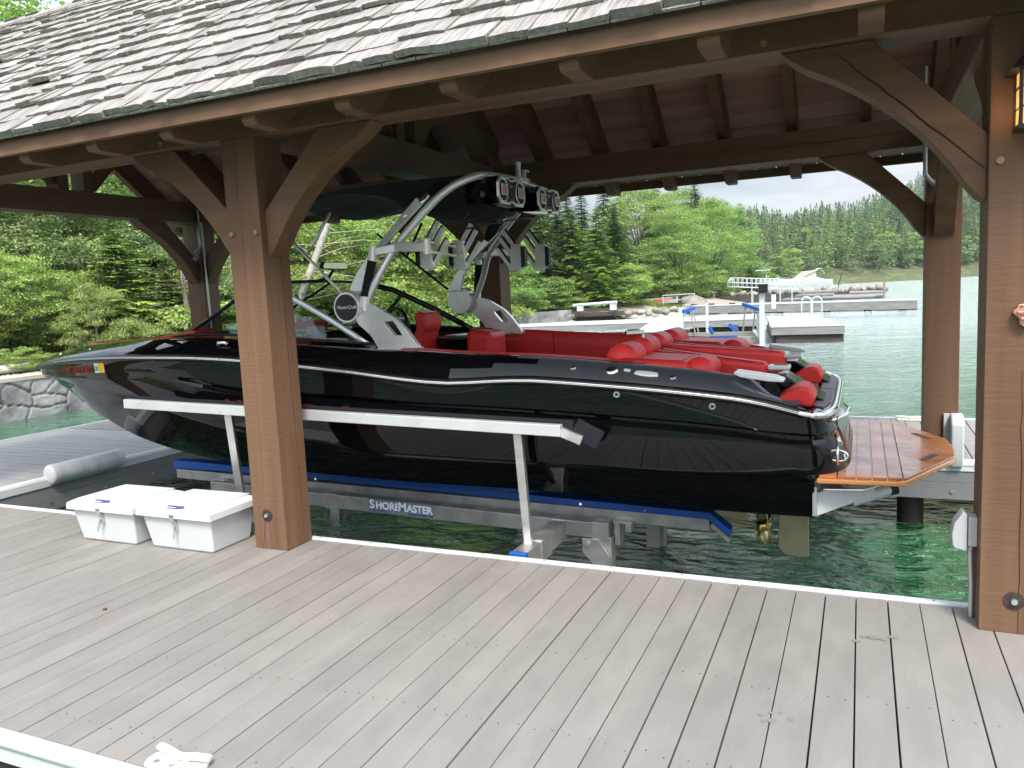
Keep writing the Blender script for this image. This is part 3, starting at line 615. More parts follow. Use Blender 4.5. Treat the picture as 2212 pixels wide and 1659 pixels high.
# windshield
GLASS = bpy.data.materials.new('tinted_glass'); GLASS.use_nodes = True; t = GLASS.node_tree; t.nodes.clear(); _o = t.nodes.new('ShaderNodeOutputMaterial'); _t = t.nodes.new('ShaderNodeBsdfTransparent'); _t.inputs[0].default_value = (.62, .70, .66, 1); _g = t.nodes.new('ShaderNodeBsdfGlossy'); _g.inputs['Roughness'].default_value = .01; _lw = t.nodes.new('ShaderNodeLayerWeight'); _pw = t.nodes.new('ShaderNodeMath'); _pw.operation = 'POWER'; _pw.inputs[1].default_value = 4; t.links.new(_lw.outputs['Facing'], _pw.inputs[0]); _fr = t.nodes.new('ShaderNodeMath'); _fr.operation = 'MULTIPLY_ADD'; _fr.inputs[1].default_value = .8; _fr.inputs[2].default_value = .05; t.links.new(_pw.outputs[0], _fr.inputs[0]); _mx = t.nodes.new('ShaderNodeMixShader'); t.links.new(_fr.outputs[0], _mx.inputs[0]); t.links.new(_t.outputs[0], _mx.inputs[1]); t.links.new(_g.outputs[0], _mx.inputs[2]); t.links.new(_mx.outputs[0], _o.inputs[0])
WS = [(-5.25, 1.395), (-4.91, 1.576), (-4.66, 1.715), (-4.45, 1.785), (-4.22, 1.725), (-4.02, 1.634), (-3.754, 1.504), (-3.512, 1.372), (-3.33, 1.27)]
def wy(x): return .90-.12*(np.interp(x, [-5.25, -4.45, -3.25], [0, 1, 0]))
def base_z(x): return zt(x)+.005
wfr = None
for s in (-1, 1):
    m = MB(); rows = []
    for x, z in WS[:]: rows.append([(x, YC+s*wy(x), z), (x+.0, YC+s*(.90+.02), min(base_z(x), z-.002))])
    g = m; g.grid(rows); g.build('side_window', GLASS, boat)
    m = MB(); m.tube([(x, YC+s*wy(x), z) for x, z in WS[3:]], .018, 10, flat=(1.5, .8)); m.build('window_frame', SATIN if s < 0 else BLACKG, boat, smooth=True)
    m = MB(); m.tube([(x, YC+s*wy(x), z) for x, z in WS[:4]], .016, 8); m.build('window_pillar', BLACKG, boat, smooth=True)
    m = MB(); m.tube([(x, YC+s*.925, base_z(x)+.012) for x in np.linspace(-5.3, -3.2, 14)], .020, 8, flat=(.6, 1.6)); m.build('window_sill', BLACKP, boat, smooth=True)
    m = MB(); m.beam((-4.42, YC+s*.90, 1.44), (-4.08, YC+s*.80, 1.70), .02, .03); m.build('window_strut', BLACKP, boat)
FT = [(-4.45, -.78, 1.80), (-4.50, -.4, 1.822), (-4.52, 0, 1.83), (-4.50, .4, 1.822), (-4.45, .78, 1.80)]
FB = [(-5.25, -.90, 1.39), (-5.42, -.45, 1.40), (-5.46, 0, 1.40), (-5.42, .45, 1.40), (-5.25, .90, 1.39)]
m = MB(); m.grid([[(a, YC+b, c) for a, b, c in FT], [(a, YC+b, c) for a, b, c in FB]]); m.build('windshield_glass', GLASS, boat, smooth=True)
m = MB(); m.tube([(a, YC+b, c) for a, b, c in FT], .014, 8); m.build('windshield_frame', BLACKG, boat, smooth=True)
m = MB(); m.tube([(a, YC+b, c) for a, b, c in FB], .02, 8); m.tube([(-4.5, YC+.22, 1.82), (-5.44, YC+.26, 1.4)], .012, 6); m.build('windshield_frame', BLACKP, boat, smooth=True)
m = MB(); m.grid([[(x, YC+u*.9, 1.385+.02*(1-u*u)) for u in np.linspace(-1, 1, 7)] for x in (-5.5, -5.2, -4.5, -4.0)]); m.build('dashboard', BLACKG, boat, smooth=True)
m = MB(); m.prism([(5.62, 1.925), (5.60, 1.945), (5.63, 1.985), (5.95, 1.99), (6.0, 1.965), (5.96, 1.92)], 'x', -4.30, -4.27); mir = m.build('mirror', BLACKP, boat, bevel=.008)
m = MB(); m.prism([(5.635, 1.93), (5.62, 1.945), (5.645, 1.978), (5.94, 1.982), (5.98, 1.963), (5.95, 1.928)], 'x', -4.2695, -4.2655); m.build('mirror_glass', CHROME, mir)
m = MB(); m.tube([(-4.29, YC-.02, 1.93), (-4.36, YC, 1.86), (-4.5, YC, 1.83)], .014, 6); m.build('mirror_stalk', BLACKP, mir)
# hardware on the port side
def ring(x, z, r, hole, nm='hull_fitting', mt=CHROME):
    y = hull_y(x, z) if z < zr(x) else YC-hb(x)+.02; m = MB(); m.disc((x, y+.004, z), (0, -1, 0), r, .014, 20, r*.8); o = m.build(nm, mt, boat, smooth=True, angle=40)
    m = MB(); m.disc((x, y-.0095, z), (0, -1, 0), hole, .001, 16); m.build('hole', RUBBER, o)
ring(-1.362, .995, .024, .011); ring(-.80, .92, .024, .011)
def dk(x, f):     # point on the sloping deck side, f 0..1 between rail and gunwale
    d = dsec(x); sg = np.interp(f, [0, .33, .66, 1], [1, 2, 3, 4]); i = min(int(sg), 3); t = sg-i
    p = Vector((x, YC-(d[i][0]*(1-t)+d[i+1][0]*t), d[i][1]*(1-t)+d[i+1][1]*t)); n = Vector((0, -(d[i+1][1]-d[i][1]), -(d[i+1][0]-d[i][0]))).normalized()
    if n.y > 0: n = -n
    return p, n
for x, f, r, nm, mt in [(-1.655, .52, .020, 'deck_fitting', CHROME), (-1.41, .58, .042, 'fuel_cap', CHROME), (-1.035, .40, .020, 'deck_fitting', CHROME), (-4.32, .5, .016, 'deck_fitting', CHROME)]:
    p, n = dk(x, f); m = MB(); m.disc(p-n*.002, n, r, .012, 24, r*.82); o = m.build(nm, mt, boat, smooth=True, angle=35)
    if nm == 'fuel_cap': m = MB(); m.tube([p+n*.012, p+n*.018], r*.8, 24, rad=[r*.8, r*.55]); m.build('cap_lid', CHROME, o, smooth=True, angle=30)
    else: m = MB(); m.disc(p+n*.0102, n, r*.3, .001, 12); m.build('hole', RUBBER, o)
p, n = dk(-1.195, .5); u = Vector((1, 0, -.10)).normalized(); v = n.cross(u); m = MB()
pts = [(-.075, -.016), (-.07, .02), (-.03, .026), (.03, .026), (.07, .02), (.078, -.016), (.03, -.026), (-.03, -.026)]
m.add([p+u*a+v*b-n*.002 for a, b in pts]+[p+u*a*.96+v*b*.9+n*.010 for a, b in pts], [tuple(range(8))[::-1], tuple(range(8, 16))]+[(i, (i+1) % 8, 8+(i+1) % 8, 8+i) for i in range(8)]); m.build('vent_cover', mat('pale_steel', (.78, .78, .72), .3, metal=.3), boat, bevel=.003)
p, n = dk(-1.315, .62); m = MB(); m.beam(p+Vector((-.02, 0, 0))+n*.003, p+Vector((.02, 0, -.003))+n*.003, .003, .028); m.build('warning_sticker', WHITEG, boat)
p, n = dk(-4.52, .62); m = MB(); m.tube([p+Vector((-.05, 0, 0))+n*.01, p+Vector((-.03, 0, 0))+n*.028, p+Vector((.03, 0, 0))+n*.028, p+Vector((.05, 0, 0))+n*.01], .016, 10); m.build('pop_up_cleat', CHROME, boat, smooth=True)
p, n = dk(-7.0, .55); m = MB(); m.disc(p, n, .03, .012, 18, .022); m.build('navigation_light', CHROME, boat, smooth=True, angle=40)
p, n = dk(-6.35, .5); m = MB(); m.disc(p, n, .018, .012, 14, .012); m.build('deck_fitting', CHROME, boat, smooth=True)
# registration and stickers laid on the hull side
def on_hull(o, x0, z0, sx=1, sh=0.0, slope=0.0, off=.0022):
    for v in o.data.vertices:
        a, b = v.co.x, v.co.y; e = v.co.z; X = x0+a*sx+b*sh; Z = z0+b+a*slope; v.co = (X, hull_y(X, Z)-off-abs(e)*.2, Z)
REDL = mat('red_lettering', (.55, .06, .04), .4); REDD = mat('dark_red_lettering', (.30, .012, .012), .35)
o = text_mesh('MT 3939 BD', .092, 'registration_number', REDL, None, (0,0,0), (1,0,0), (0,1,0), bold=.0016); on_hull(o, -6.76, 1.095, 1.12, -.1, .035); setpar(o, boat)
def patch(x0, x1, z0, z1, mt, nm, off=.003, slope=.03):
    m = MB(); m.grid([[(x, hull_y(x, z0+(x-x0)*slope+t*(z1-z0))-off, z0+(x-x0)*slope+t*(z1-z0)) for t in (0, .5, 1)] for x in np.linspace(x0, x1, 4)]); return m.build(nm, mt, boat)
patch(-6.175, -6.10, 1.115, 1.2, mat('pale_green_decal', (.55, .68, .5), .5), 'decal'); patch(-6.097, -6.01, 1.118, 1.203, mat('yellow_decal', (.75, .42, .04), .5), 'decal')
o = text_mesh('20', .055, 'decal_number', RUBBER, None, (0,0,0), (1,0,0), (0,1,0), bold=.001); on_hull(o, -6.168, 1.135, 1, 0, .03, .0045); setpar(o, boat)
patch(-7.33, -7.30, 1.09, 1.115, REDL, 'decal')
o = text_mesh('MasterCraft', .17, 'hull_lettering', REDD, None, (0,0,0), (1,0,0), (0,1,0), bold=.004, shear=.3); on_hull(o, -4.56, .815, 1.5, 0, -.045); setpar(o, boat)
# stern eye, grab rail and stickers
for dz in (-.016, .016):
    pass
cx, cy, cz = -.105, 4.915, .60
m = MB(); m.tube([(cx-.045+.045*math.cos(a)*1.2+.03, cy-.045*0-.02+(.03)*math.cos(a)*-.3, cz+.033*math.sin(a)) for a in np.linspace(0, 2*math.pi, 21)], .006, 8, cap=False); m.tube([(cx-.015, cy-.035, cz-.055), (cx-.018, cy-.035, cz+.055)], .008, 8); m.build('stern_eye', CHROME, boat, smooth=True)
m = MB(); m.tube([(-.19, 5.02, .79), (-.145, 4.97, .80), (-.08, 5.10, .81), (-.06, 5.3, .82), (-.09, 5.5, .82)], .012, 10); m.build('stern_grab_rail', CHROME, boat, smooth=True)
m = MB(); m.prism([(-.15, 5.05), (-.09, 5.12), (-.07, 5.35), (-.12, 5.45), (-.17, 5.3)], 'z', .79, .80); m.build('boarding_step', SATIN, boat, bevel=.003)
def tr_pt(y, z, off=.004):
    u = (y-YC)/s45[5][0]; amp = -.15+.10*(.846-z)/.354; return (wrap(u, amp)+off, y-off*1.6, z)
def tr_patch(y0, y1, z0, z1, mt, nm, off=.004):
    m = MB(); m.grid([[tr_pt(y, z, off) for z in np.linspace(z0, z1, 4)] for y in np.linspace(y0, y1, 6)]); return m.build(nm, mt, boat)
tr_patch(5.02, 5.10, .60, .68, mat('white_sticker', (.72, .74, .78), .5), 'warning_sticker'); tr_patch(5.02, 5.10, .682, .70, mat('red_sticker', (.6, .04, .04), .5), 'warning_sticker'); tr_patch(5.06, 5.10, .545, .59, MATS['white_sticker'], 'warning_sticker')
m = MB(); c = Vector((-.60, YC-.70+.0, 1.0)); m.poly([(-.60+.055*math.cos(a), YC-.6235, .965+.028*math.sin(a)) for a in np.linspace(0, 2*math.pi, 20, endpoint=False)]); m.build('oval_sticker', MATS['white_sticker'], boat); m = MB(); m.poly([(-.60+.053*math.cos(a), YC-.6245, .968+.026*math.sin(a)) for a in np.linspace(.2, math.pi-.2, 10)]); m.build('oval_sticker', mat('orange_sticker', (.8, .2, .03), .5), boat)
# teak swim platform
plat = [(-.235, 4.80), (.205, 4.82), (.24, 4.845), (.555, 5.52), (.575, 5.82), (.555, 6.10), (.25, 6.76), (.2, 6.80), (-.235, 6.83)]
def clipx(x):
    # near and far edge of platform at x
    ys = []
    n = len(plat)
    for i in range(n):
        (xa, ya), (xb, yb) = plat[i], plat[(i+1) % n]
        if (xa-x)*(xb-x) <= 0 and abs(xa-xb) > 1e-9: ys.append(ya+(yb-ya)*(x-xa)/(xb-xa))
    return min(ys), max(ys)
m = MB(); m.prism(plat, 'z', .445, .478); pl = m.build('swim_platform', TEAKE, boat, bevel=.012)
m = MB(); bx = [-.225, -.125, -.022, .063, .143, .223]
for i in range(5):
    a, b = bx[i]+.004, bx[i+1]-.001; ya = max(clipx(a)[0], clipx(b)[0])+.02; yb = min(clipx(a)[1], clipx(b)[1])-.02; m.box(a, b, ya, yb, .478, .4925)
m.build('teak_slats', TEAK, pl, bevel=.003)
def endpiece():
    m = MB(); o = [(.226, 4.855), (.25, 4.875), (.545, 5.53), (.562, 5.82), (.545, 6.09), (.255, 6.73), (.226, 6.74)]
    cy = YC-.01; segs = 24; m.prism(o, 'z', .478, .4915); return m
endpiece().build('teak_end', TEAK, pl, bevel=.004)
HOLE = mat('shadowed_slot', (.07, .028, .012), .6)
for s in (-1, 1):
    c = Vector((.395, YC-.01+s*.36, .4915)); d = Vector((.40, s*-.92, 0)).normalized(); q = Vector((-d.y, d.x, 0)); m = MB()
    pts = [c+d*a+q*b for a, b in [(-.10, -.024), (.10, -.024), (.112, 0), (.10, .024), (-.10, .024), (-.112, 0)]]
    m.add(pts+[p_+Vector((0, 0, .0015)) for p_ in pts], [tuple(range(6))[::-1], tuple(range(6, 12))]+[(i, (i+1) % 6, 6+(i+1) % 6, 6+i) for i in range(6)]); m.build('hand_slot', HOLE, pl)
# trim tab, underwater gear
m = MB(); m.add([(-.235, 4.93, .36), (-.235, 4.93, .215), (.09, 5.06, .335), (.06, 5.06, .42), (-.22, 5.45, .33), (-.22, 5.45, .2), (.10, 5.6, .33), (.06, 5.6, .42)], [(0,1,2,3),(7,6,5,4),(1,5,6,2),(0,3,7,4),(3,2,6,7)])
tab = m.build('trim_tab', WHITEG, boat, bevel=.004)
m = MB(); m.prism([(-.20, 4.92), (.02, 4.96), (.27, 5.3), (.27, 5.75), (.1, 5.9), (-.2, 5.9)], 'z', .345, .352); tp = m.build('tab_plate', CHROME, tab)
tp.data.transform(Matrix.Translation((0, 0, .035)))
m = MB(); m.tube([(-.05, 5.06, .285), (.16, 5.16, .345)], .038, 14); m.build('tab_cylinder', WHITEG, tab, smooth=True, angle=50)
m = MB(); m.tube([(.155, 5.16, .343), (.20, 5.18, .355)], .04, 14); m.build('tab_boot', RUBBER, tab, smooth=True, angle=50)
m = MB(); m.box(-.262, -.235, 4.9, 5.0, .22, .40); m.build('tab_bracket', GALV, tab, bevel=.003)
m = MB(); m.prism([(-.52, .06), (-.335, .06), (-.335, -.345), (-.40, -.36), (-.50, -.345), (-.545, -.29), (-.535, -.05)], 'y', YC-.012, YC+.012); m.build('rudder', BRASS, boat, bevel=.006)
m = MB(); m.prism([(-1.0, .0), (-.80, -.01), (-.76, -.10), (-.80, -.165), (-.97, -.165), (-1.02, -.08)], 'y', YC-.012, YC+.012); m.build('shaft_strut', BRASS, boat, bevel=.005)
m = MB(); m.tube([(-1.6, YC, -.02), (-.80, YC, -.125), (-.70, YC, -.138)], .018, 10); m.prism([(-.80, .0), (-.76, -.10), (-.70, -.13), (-.72, -.16), (-.80, -.155)], 'y', YC-.008, YC+.008); m.build('propeller_shaft', BRASS, boat, smooth=True, angle=40)
hub = MB(); hub.tube([(-.70, YC, -.138), (-.665, YC, -.142), (-.62, YC, -.148), (-.60, YC, -.15)], .03, 14, rad=[.024, .032, .03, .018]); pr = hub.build('propeller', GOLDB, boat, smooth=True)
for k in range(4):
    a0 = k*math.pi/2+.3; m = MB(); rows = []
    for j in range(8):
        r_ = .025+j*.022; wd = .085*math.sin(math.pi*min(1, (j+1.6)/8.9))+.014; row = []
        for u in (-1, -.5, 0, .5, 1):
            an_ = a0+u*wd/max(r_, .05)*.9+.18*j/8; tw = .62-.04*j; row.append((-.655+u*wd*tw+.004*j, YC+math.cos(an_)*r_, -.143+math.sin(an_)*r_))
        rows.append(row)
    m.grid(rows); o = m.build('blade', GOLDB, pr, smooth=True); so = o.modifiers.new('s', 'SOLIDIFY'); so.thickness = .005
# ---------------------------------------------------------------- tower
def tower_side(s):
    Y = lambda y: YC+s*(YC-y)*1.0 if s > 0 else y
    foot = [(-3.25, 1.275), (-2.905, 1.262), (-2.903, 1.285), (-2.995, 1.406), (-3.073, 1.487), (-3.254, 1.594), (-3.33, 1.612), (-3.42, 1.60), (-3.45, 1.55), (-3.419, 1.47), (-3.304, 1.372)]
    yy = sorted((Y(4.86), Y(4.905)))
    hole = [(-3.191, 1.473), (-3.108, 1.480), (-3.037, 1.373), (-3.105, 1.373)]
    # plate with a window: two prisms would leave the window solid, so stitch a ring round it
    m = MB(); om = []
    def rp(t, P):
        n = len(P); L_ = [math.dist(P[i], P[(i+1) % n]) for i in range(n)]; T = t*sum(L_); i = 0
        while T > L_[i] and i < n-1: T -= L_[i]; i += 1
        f = T/L_[i]; a, b = P[i], P[(i+1) % n]; return (a[0]+(b[0]-a[0])*f, a[1]+(b[1]-a[1])*f)
    n = 44; hc = (-3.110, 1.425)
    outer = [rp(k/n, foot) for k in range(n)]; inner = []
    for ox, oz in outer:
        d = Vector((ox-hc[0], oz-hc[1])); best = None
        for i in range(4):
            a, b = Vector(hole[i]), Vector(hole[(i+1) % 4]); e = b-a; den = d.x*e.y-d.y*e.x
            if abs(den) < 1e-9: continue
            t = ((a.x-hc[0])*e.y-(a.y-hc[1])*e.x)/den; u = ((a.x-hc[0])*d.y-(a.y-hc[1])*d.x)/den
            if t > 0 and -1e-6 <= u <= 1+1e-6: best = t if best is None else min(best, t)
        inner.append((hc[0]+d.x*best, hc[1]+d.y*best))
    vs = [];
    for yv in yy: vs += [(a, yv, b) for a, b in outer]; vs += [(a, yv, b) for a, b in inner]
    fs = []
    for k in range(n):
        j = (k+1) % n; fs += [(k, j, n+j, n+k), (2*n+k, 3*n+k, 3*n+j, 2*n+j), (k, 2*n+k, 2*n+j, j), (n+k, n+j, 3*n+j, 3*n+k)]
    m.add(vs, fs); ft = m.build('tower_foot', SATIN, tower, bevel=.004)
    m = MB(); m.box(-3.255, -2.898, yy[0]-.02, yy[1]+.02, 1.255, 1.283); m.build('foot_plate', SATIN, ft, bevel=.004)
    dy = -1 if s < 0 else 1; y0 = Y(4.86); m = MB(); c = (-3.50, 1.592)
    m.disc((c[0], Y(4.99), c[1]), (0, dy, 0), .124, .10, 40); m.tube([(c[0], y0-dy*.02, c[1]), (c[0], y0+dy*.012, c[1])], .13, 40, rad=[.128, .112]); pod = m.build('pivot_housing', SATIN, ft, smooth=True, angle=30)
    m = MB(); m.disc((c[0], y0+dy*.0125, c[1]), (0, dy, 0), .098, .004, 40); m.build('pivot_cover', CHARV, pod, smooth=True, angle=30)
    if s < 0: text_mesh('MasterCraft', .036, 'emblem_lettering', WHITEG, pod, (c[0]-.083, y0-.0172, c[1]-.01), (1, 0, .0), (0, 0, 1), bold=.0008, shear=.2)
    # main tube from the foot up to the arch
    return
tower = boat
tower_side(-1); tower_side(1)
arch = []
near = [(-3.37, 4.90, 1.60), (-3.26, 4.93, 1.80), (-3.16, 5.0, 1.99), (-3.02, 5.04, 2.15), (-2.83, 5.08, 2.33), (-2.70, 5.11, 2.42), (-2.61, 5.14, 2.46), (-2.545, 5.19, 2.488), (-2.51, 5.27, 2.50)]
mid = [(-2.50, 5.45, 2.512), (-2.49, 5.82, 2.52)]
full = near+mid+[(a, 2*YC-b, c) for a, b, c in [mid[0]]+near[::-1]]
def spline(P, n):
    P = [Vector(p) for p in P]; out_ = []
    for i in range(len(P)-1):
        p0, p1, p2, p3 = P[max(i-1, 0)], P[i], P[i+1], P[min(i+2, len(P)-1)]
        for k in range(n):
            t = k/n; out_.append(.5*((2*p1)+(p2-p0)*t+(2*p0-5*p1+4*p2-p3)*t*t+(3*p1-p0-3*p2+p3)*t**3))
    return out_+[P[-1]]
m = MB(); m.tube(spline(full, 4), .029, 16); m.build('tower_arch', SATIN, boat, smooth=True, angle=50)
for s in (-1, 1):
    Y = lambda y: YC+s*(YC-y)
    m = MB(); m.tube([(-3.36, Y(4.88), 1.56), (-3.355, Y(4.885), 1.665)], .036, 16); m.tube([(-3.30, Y(4.93), 1.92), (-3.29, Y(4.94), 2.03)], .032, 16); m.disc((-3.37, Y(4.88)+s*.045, 1.565), (0, s, 0), .02, .012, 14); ga = m.build('gas_strut', SATIN, boat, smooth=True, angle=50)
    m = MB(); P = []; rd = []
    for k in range(37): u = k/36; P.append(Vector((-3.355, Y(4.885), 1.665)).lerp(Vector((-3.30, Y(4.93), 1.925)), u)); rd.append(.037 if k % 2 else .030)
    m.tube(P, .03, 14, rad=rd); m.build('strut_bellows', RUBBER, ga)
    lf = [(-3.60, 1.68), (-3.50, 1.84), (-3.385, 1.97), (-3.28, 2.055), (-3.05, 2.26), (-2.93, 2.36)]; rt = [(-2.90, 2.30), (-3.04, 2.19), (-3.15, 2.10), (-3.24, 2.02), (-3.34, 1.93), (-3.42, 1.82), (-3.46, 1.68)]
    m = MB(); m.prism(lf+rt, 'y', *sorted((Y(5.0), Y(5.03)))); m.build('tower_brace', SATIN, boat, bevel=.005)
    m = MB(); m.tube([(-3.05, Y(5.02), 2.22), (-2.86, Y(5.06), 2.38)], .026, 12); m.build('upper_tube', CHROME, boat, smooth=True)
    m = MB(); m.beam((-3.29, Y(4.95), 1.99), (-3.13, Y(4.99), 2.01), .05, .06); m.beam((-3.15, Y(5.0), 2.02), (-2.86, Y(5.0), 2.0), .05, .07); arm = m.build('rack_arm', SATIN, boat, bevel=.008)
    m = MB(); m.tube([(-2.87, Y(5.0), 1.945), (-2.87, Y(5.0), 2.06)], .03, 14)
    for z in (2.035, 1.965): m.beam((-2.87, Y(5.02), z), (-2.87 if s < 0 else -2.64, Y(5.42), z-.02), .045, .018)
    m.build('rack_hinge', SATIN, arm, bevel=.004)
    for (xr, yr, zr_) in (((-2.965, 5.16, 1.975), (-2.845, 5.46, 1.965)) if s < 0 else ((-2.595, 5.10, 1.955), (-2.69, 5.42, 1.95))):
        e = -s; y_ = Y(yr)      # fingers reach aft on the port side and forward on the starboard side
        m = MB(); sp = [(-.05, .085), (-.035, .10), (.045, .10), (.055, .0), (.055, -.06), (.075, -.11), (.06, -.13), (-.015, -.13), (-.05, -.10)]
        m.prism([(xr+e*a_, zr_+b_) for a_, b_ in sp][::int(e)], 'y', y_-.022, y_+.022); rk = m.build('board_rack', SATIN, boat, bevel=.006)
        m = MB(); m.prism([(xr+e*a_, zr_+b_) for a_, b_ in [(-.085, .06), (-.06, .08), (-.045, .08), (-.045, -.10), (-.065, -.10), (-.085, -.08)]][::int(e)], 'y', y_-.03, y_+.03); m.build('rack_clamp', BLACKP, rk, bevel=.006)
        for (a0, b0, a1, b1) in ((.02, .08, .115, .215), (.045, .01, .155, .165), (.055, -.105, .185, .075)):
            st = Vector((xr+e*a0, y_, zr_+b0)); d = Vector((e*(a1-a0), 0, b1-b0)); ln = d.length; d.normalize(); m = MB(); m.beam(st, st+d*ln, .034, .018, up=(0, 1, 0)); fg = m.build('rack_finger', SATIN, rk, bevel=.003)
            m = MB(); q_ = Vector((e*-.014, 0, .009)); m.beam(st+d*.015+q_, st+d*(ln+.008)+q_, .030, .012, up=(0, 1, 0)); m.build('finger_pad', RUBBER, fg, bevel=.003)
# speaker pods
ORNG = mat('copper_cone', (.55, .26, .13), .4, metal=.3)
for pc in (-1, 1):
    yc_ = YC+pc*.385; m = MB(); rows = []
    for (px, f1, f2) in [(-2.80, .30, .35), (-2.76, .55, .55), (-2.66, .86, .82), (-2.52, .97, .96), (-2.382, 1.0, 1.0)]:
        rows.append([(px, yc_+q1*f1, 2.385+q2*f2+.02*(1-f2)) for q1, q2 in [(-.24, -.05), (-.20, -.098), (0, -.102), (.20, -.098), (.24, -.05), (.24, .05), (.20, .098), (0, .102), (-.20, .098), (-.24, .05)]])
    m.grid(rows, close=True); m.poly(rows[0][::-1]); m.poly(rows[-1]); pod = m.build('speaker_pod', BLACKG, boat, smooth=True, angle=28)
    xf = -2.379; o8 = [(-.245, -.05), (-.20, -.100), (-.05, -.100), (-.03, -.086), (.03, -.086), (.05, -.100), (.20, -.100), (.245, -.05), (.245, .05), (.20, .100), (.05, .100), (.03, .086), (-.03, .086), (-.05, .100), (-.20, .100), (-.245, .05)]
    m = MB(); n = len(o8); i8 = [(a*.93, b*.82) for a, b in o8]
    vs = [(xf, yc_+a, 2.385+b) for a, b in o8]+[(xf, yc_+a, 2.385+b) for a, b in i8]+[(xf+.016, yc_+a*.985, 2.385+b*.98) for a, b in o8]+[(xf+.016, yc_+a, 2.385+b) for a, b in i8]
    fs = []
    for k in range(n): j = (k+1) % n; fs += [(k, 2*n+k, 2*n+j, j), (2*n+k, 3*n+k, 3*n+j, 2*n+j), (n+k, n+j, 3*n+j, 3*n+k)]
    m.add(vs, fs); m.build('speaker_bezel', SATIN, pod, bevel=.002)
    m = MB(); m.box(xf-.005, xf+.006, yc_-.232, yc_+.232, 2.298, 2.472); m.build('speaker_baffle', BLACKP, pod)
    m = MB(); m.add([(xf+.012, yc_-.04, 2.43), (xf+.012, yc_+.04, 2.43), (xf+.012, yc_+.04, 2.34), (xf+.012, yc_-.04, 2.34), (xf-.0, yc_-.012, 2.40), (xf, yc_+.012, 2.40), (xf, yc_+.012, 2.37), (xf, yc_-.012, 2.37)], [(0,1,5,4),(1,2,6,5),(2,3,7,6),(3,0,4,7),(4,5,6,7)]); m.build('horn', BLACKP, pod)
    for q_ in (-1, 1):
        c = Vector((xf+.007, yc_+q_*.155, 2.385)); m = MB()
        m.tube([c+Vector((.004, math.cos(a)*.082, math.sin(a)*.082)) for a in np.linspace(0, 2*math.pi, 33)], .0065, 8, cap=False); dr = m.build('speaker_driver', SATIN, pod, smooth=True)
        m = MB(); m.grid([[c+Vector((.004-.006*(1-rr), math.cos(a)*.077*rr, math.sin(a)*.078*rr)) for a in np.linspace(0, 2*math.pi, 28, endpoint=False)] for rr in (1, .8, .55, .3, .02)], close=True); m.build('speaker_cone', RUBBER, dr, smooth=True)
        m = MB(); m.box(c.x+.006, c.x+.016, c.y-.036, c.y+.036, c.z-.028, c.z+.028); m.build('speaker_badge', ORNG, dr)
        m = MB(); m.box(c.x+.010, c.x+.022, c.y-.042, c.y+.042, c.z-.040, c.z-.030); m.box(c.x+.010, c.x+.022, c.y-.042, c.y+.042, c.z+.030, c.z+.040); m.box(c.x+.010, c.x+.022, c.y-.050, c.y-.040, c.z-.04, c.z+.04); m.box(c.x+.010, c.x+.022, c.y+.04, c.y+.05, c.z-.04, c.z+.04); m.build('badge_frame', SATIN, dr)
m = MB(); m.tube([(-2.49, 5.86, 2.53), (-2.49, 5.86, 2.60), (-2.49, 5.86, 2.605), (-2.49, 5.86, 2.665)], .02, 14, rad=[.024, .024, .021, .026]); m.build('anchor_light', GALV, boat, smooth=True, angle=30)
m = MB(); m.box(-2.50, -2.47, 5.95, 5.98, 2.53, 2.62); m.tube([(-2.485, 5.99, 2.62), (-2.485, 6.06, 2.615)], .009, 8); m.box(-2.53, -2.45, 5.8, 6.0, 2.525, 2.548); m.build('light_bracket', SATIN, boat, bevel=.004)
# canvas bimini gathered forward of the arch
m = MB(); top = []; bot = []
for i, x in enumerate(np.linspace(-4.45, -2.64, 15)):
    u = i/14; rt_, rb = [], []
    for j, v in enumerate(np.linspace(-1, 1, 13)):
        y = YC+v*float(.70-.06*smooth(.6, .95, u))*(1+.02*math.sin(u*9)); zt_ = 2.42+.085*smooth(0, .55, u)+.02*(1-v*v)-.012*math.sin(v*9+u*7)*(1-u)
        sag = .025+.02*smooth(0, .3, u)+.24*smooth(.42, .8, u)*(1-.35*smooth(.9, 1, u)); zb_ = float(zt_)-float(sag)*(1-.45*abs(v)**3)-.012*math.sin(v*12+u*5)
        rt_.append((x, y, float(zt_))); rb.append((x, y*.985+YC*.015, zb_))
    top.append(rt_+rb[::-1])
m.grid(top, close=True); m.poly(top[0]); m.poly(top[-1][::-1]); m.build('canopy', CANVAS, boat, smooth=True, angle=60)
for s in (-1, 1):
    Y = lambda y: YC+s*(YC-y)
    m = MB(); m.tube([(-3.14, Y(5.07), 2.13), (-3.08, Y(5.08), 2.20), (-3.02, Y(5.10), 2.28)], .05, 12, rad=[.025, .05, .035]); m.tube([(-2.92, Y(5.16), 2.40), (-2.84, Y(5.18), 2.44), (-2.76, Y(5.2), 2.46)], .05, 12, rad=[.03, .04, .03]); m.build('canopy_boot', CANVAS, boat, smooth=True)
    m = MB(); m.tube([(-3.62, Y(4.97), 1.70), (-4.3, Y(5.10), 2.27)], .012, 8); m.tube([(-4.0, Y(5.08), 2.02), (-3.78, Y(5.12), 2.33)], .012, 8); m.build('canopy_frame', BLACKG if s > 0 else SATIN, boat, smooth=True)
m = MB(); m.tube([(-2.62, 5.1, 2.11), (-2.55, 5.45, 2.17), (-2.5, 6.0, 2.24), (-2.5, 6.3, 2.25)], .007, 6); m.tube([(-2.75, 5.3, 2.42), (-2.7, 5.36, 2.25), (-2.8, 5.3, 2.12)], .006, 6); m.build('canopy_strap', CHARV, boat, smooth=True)
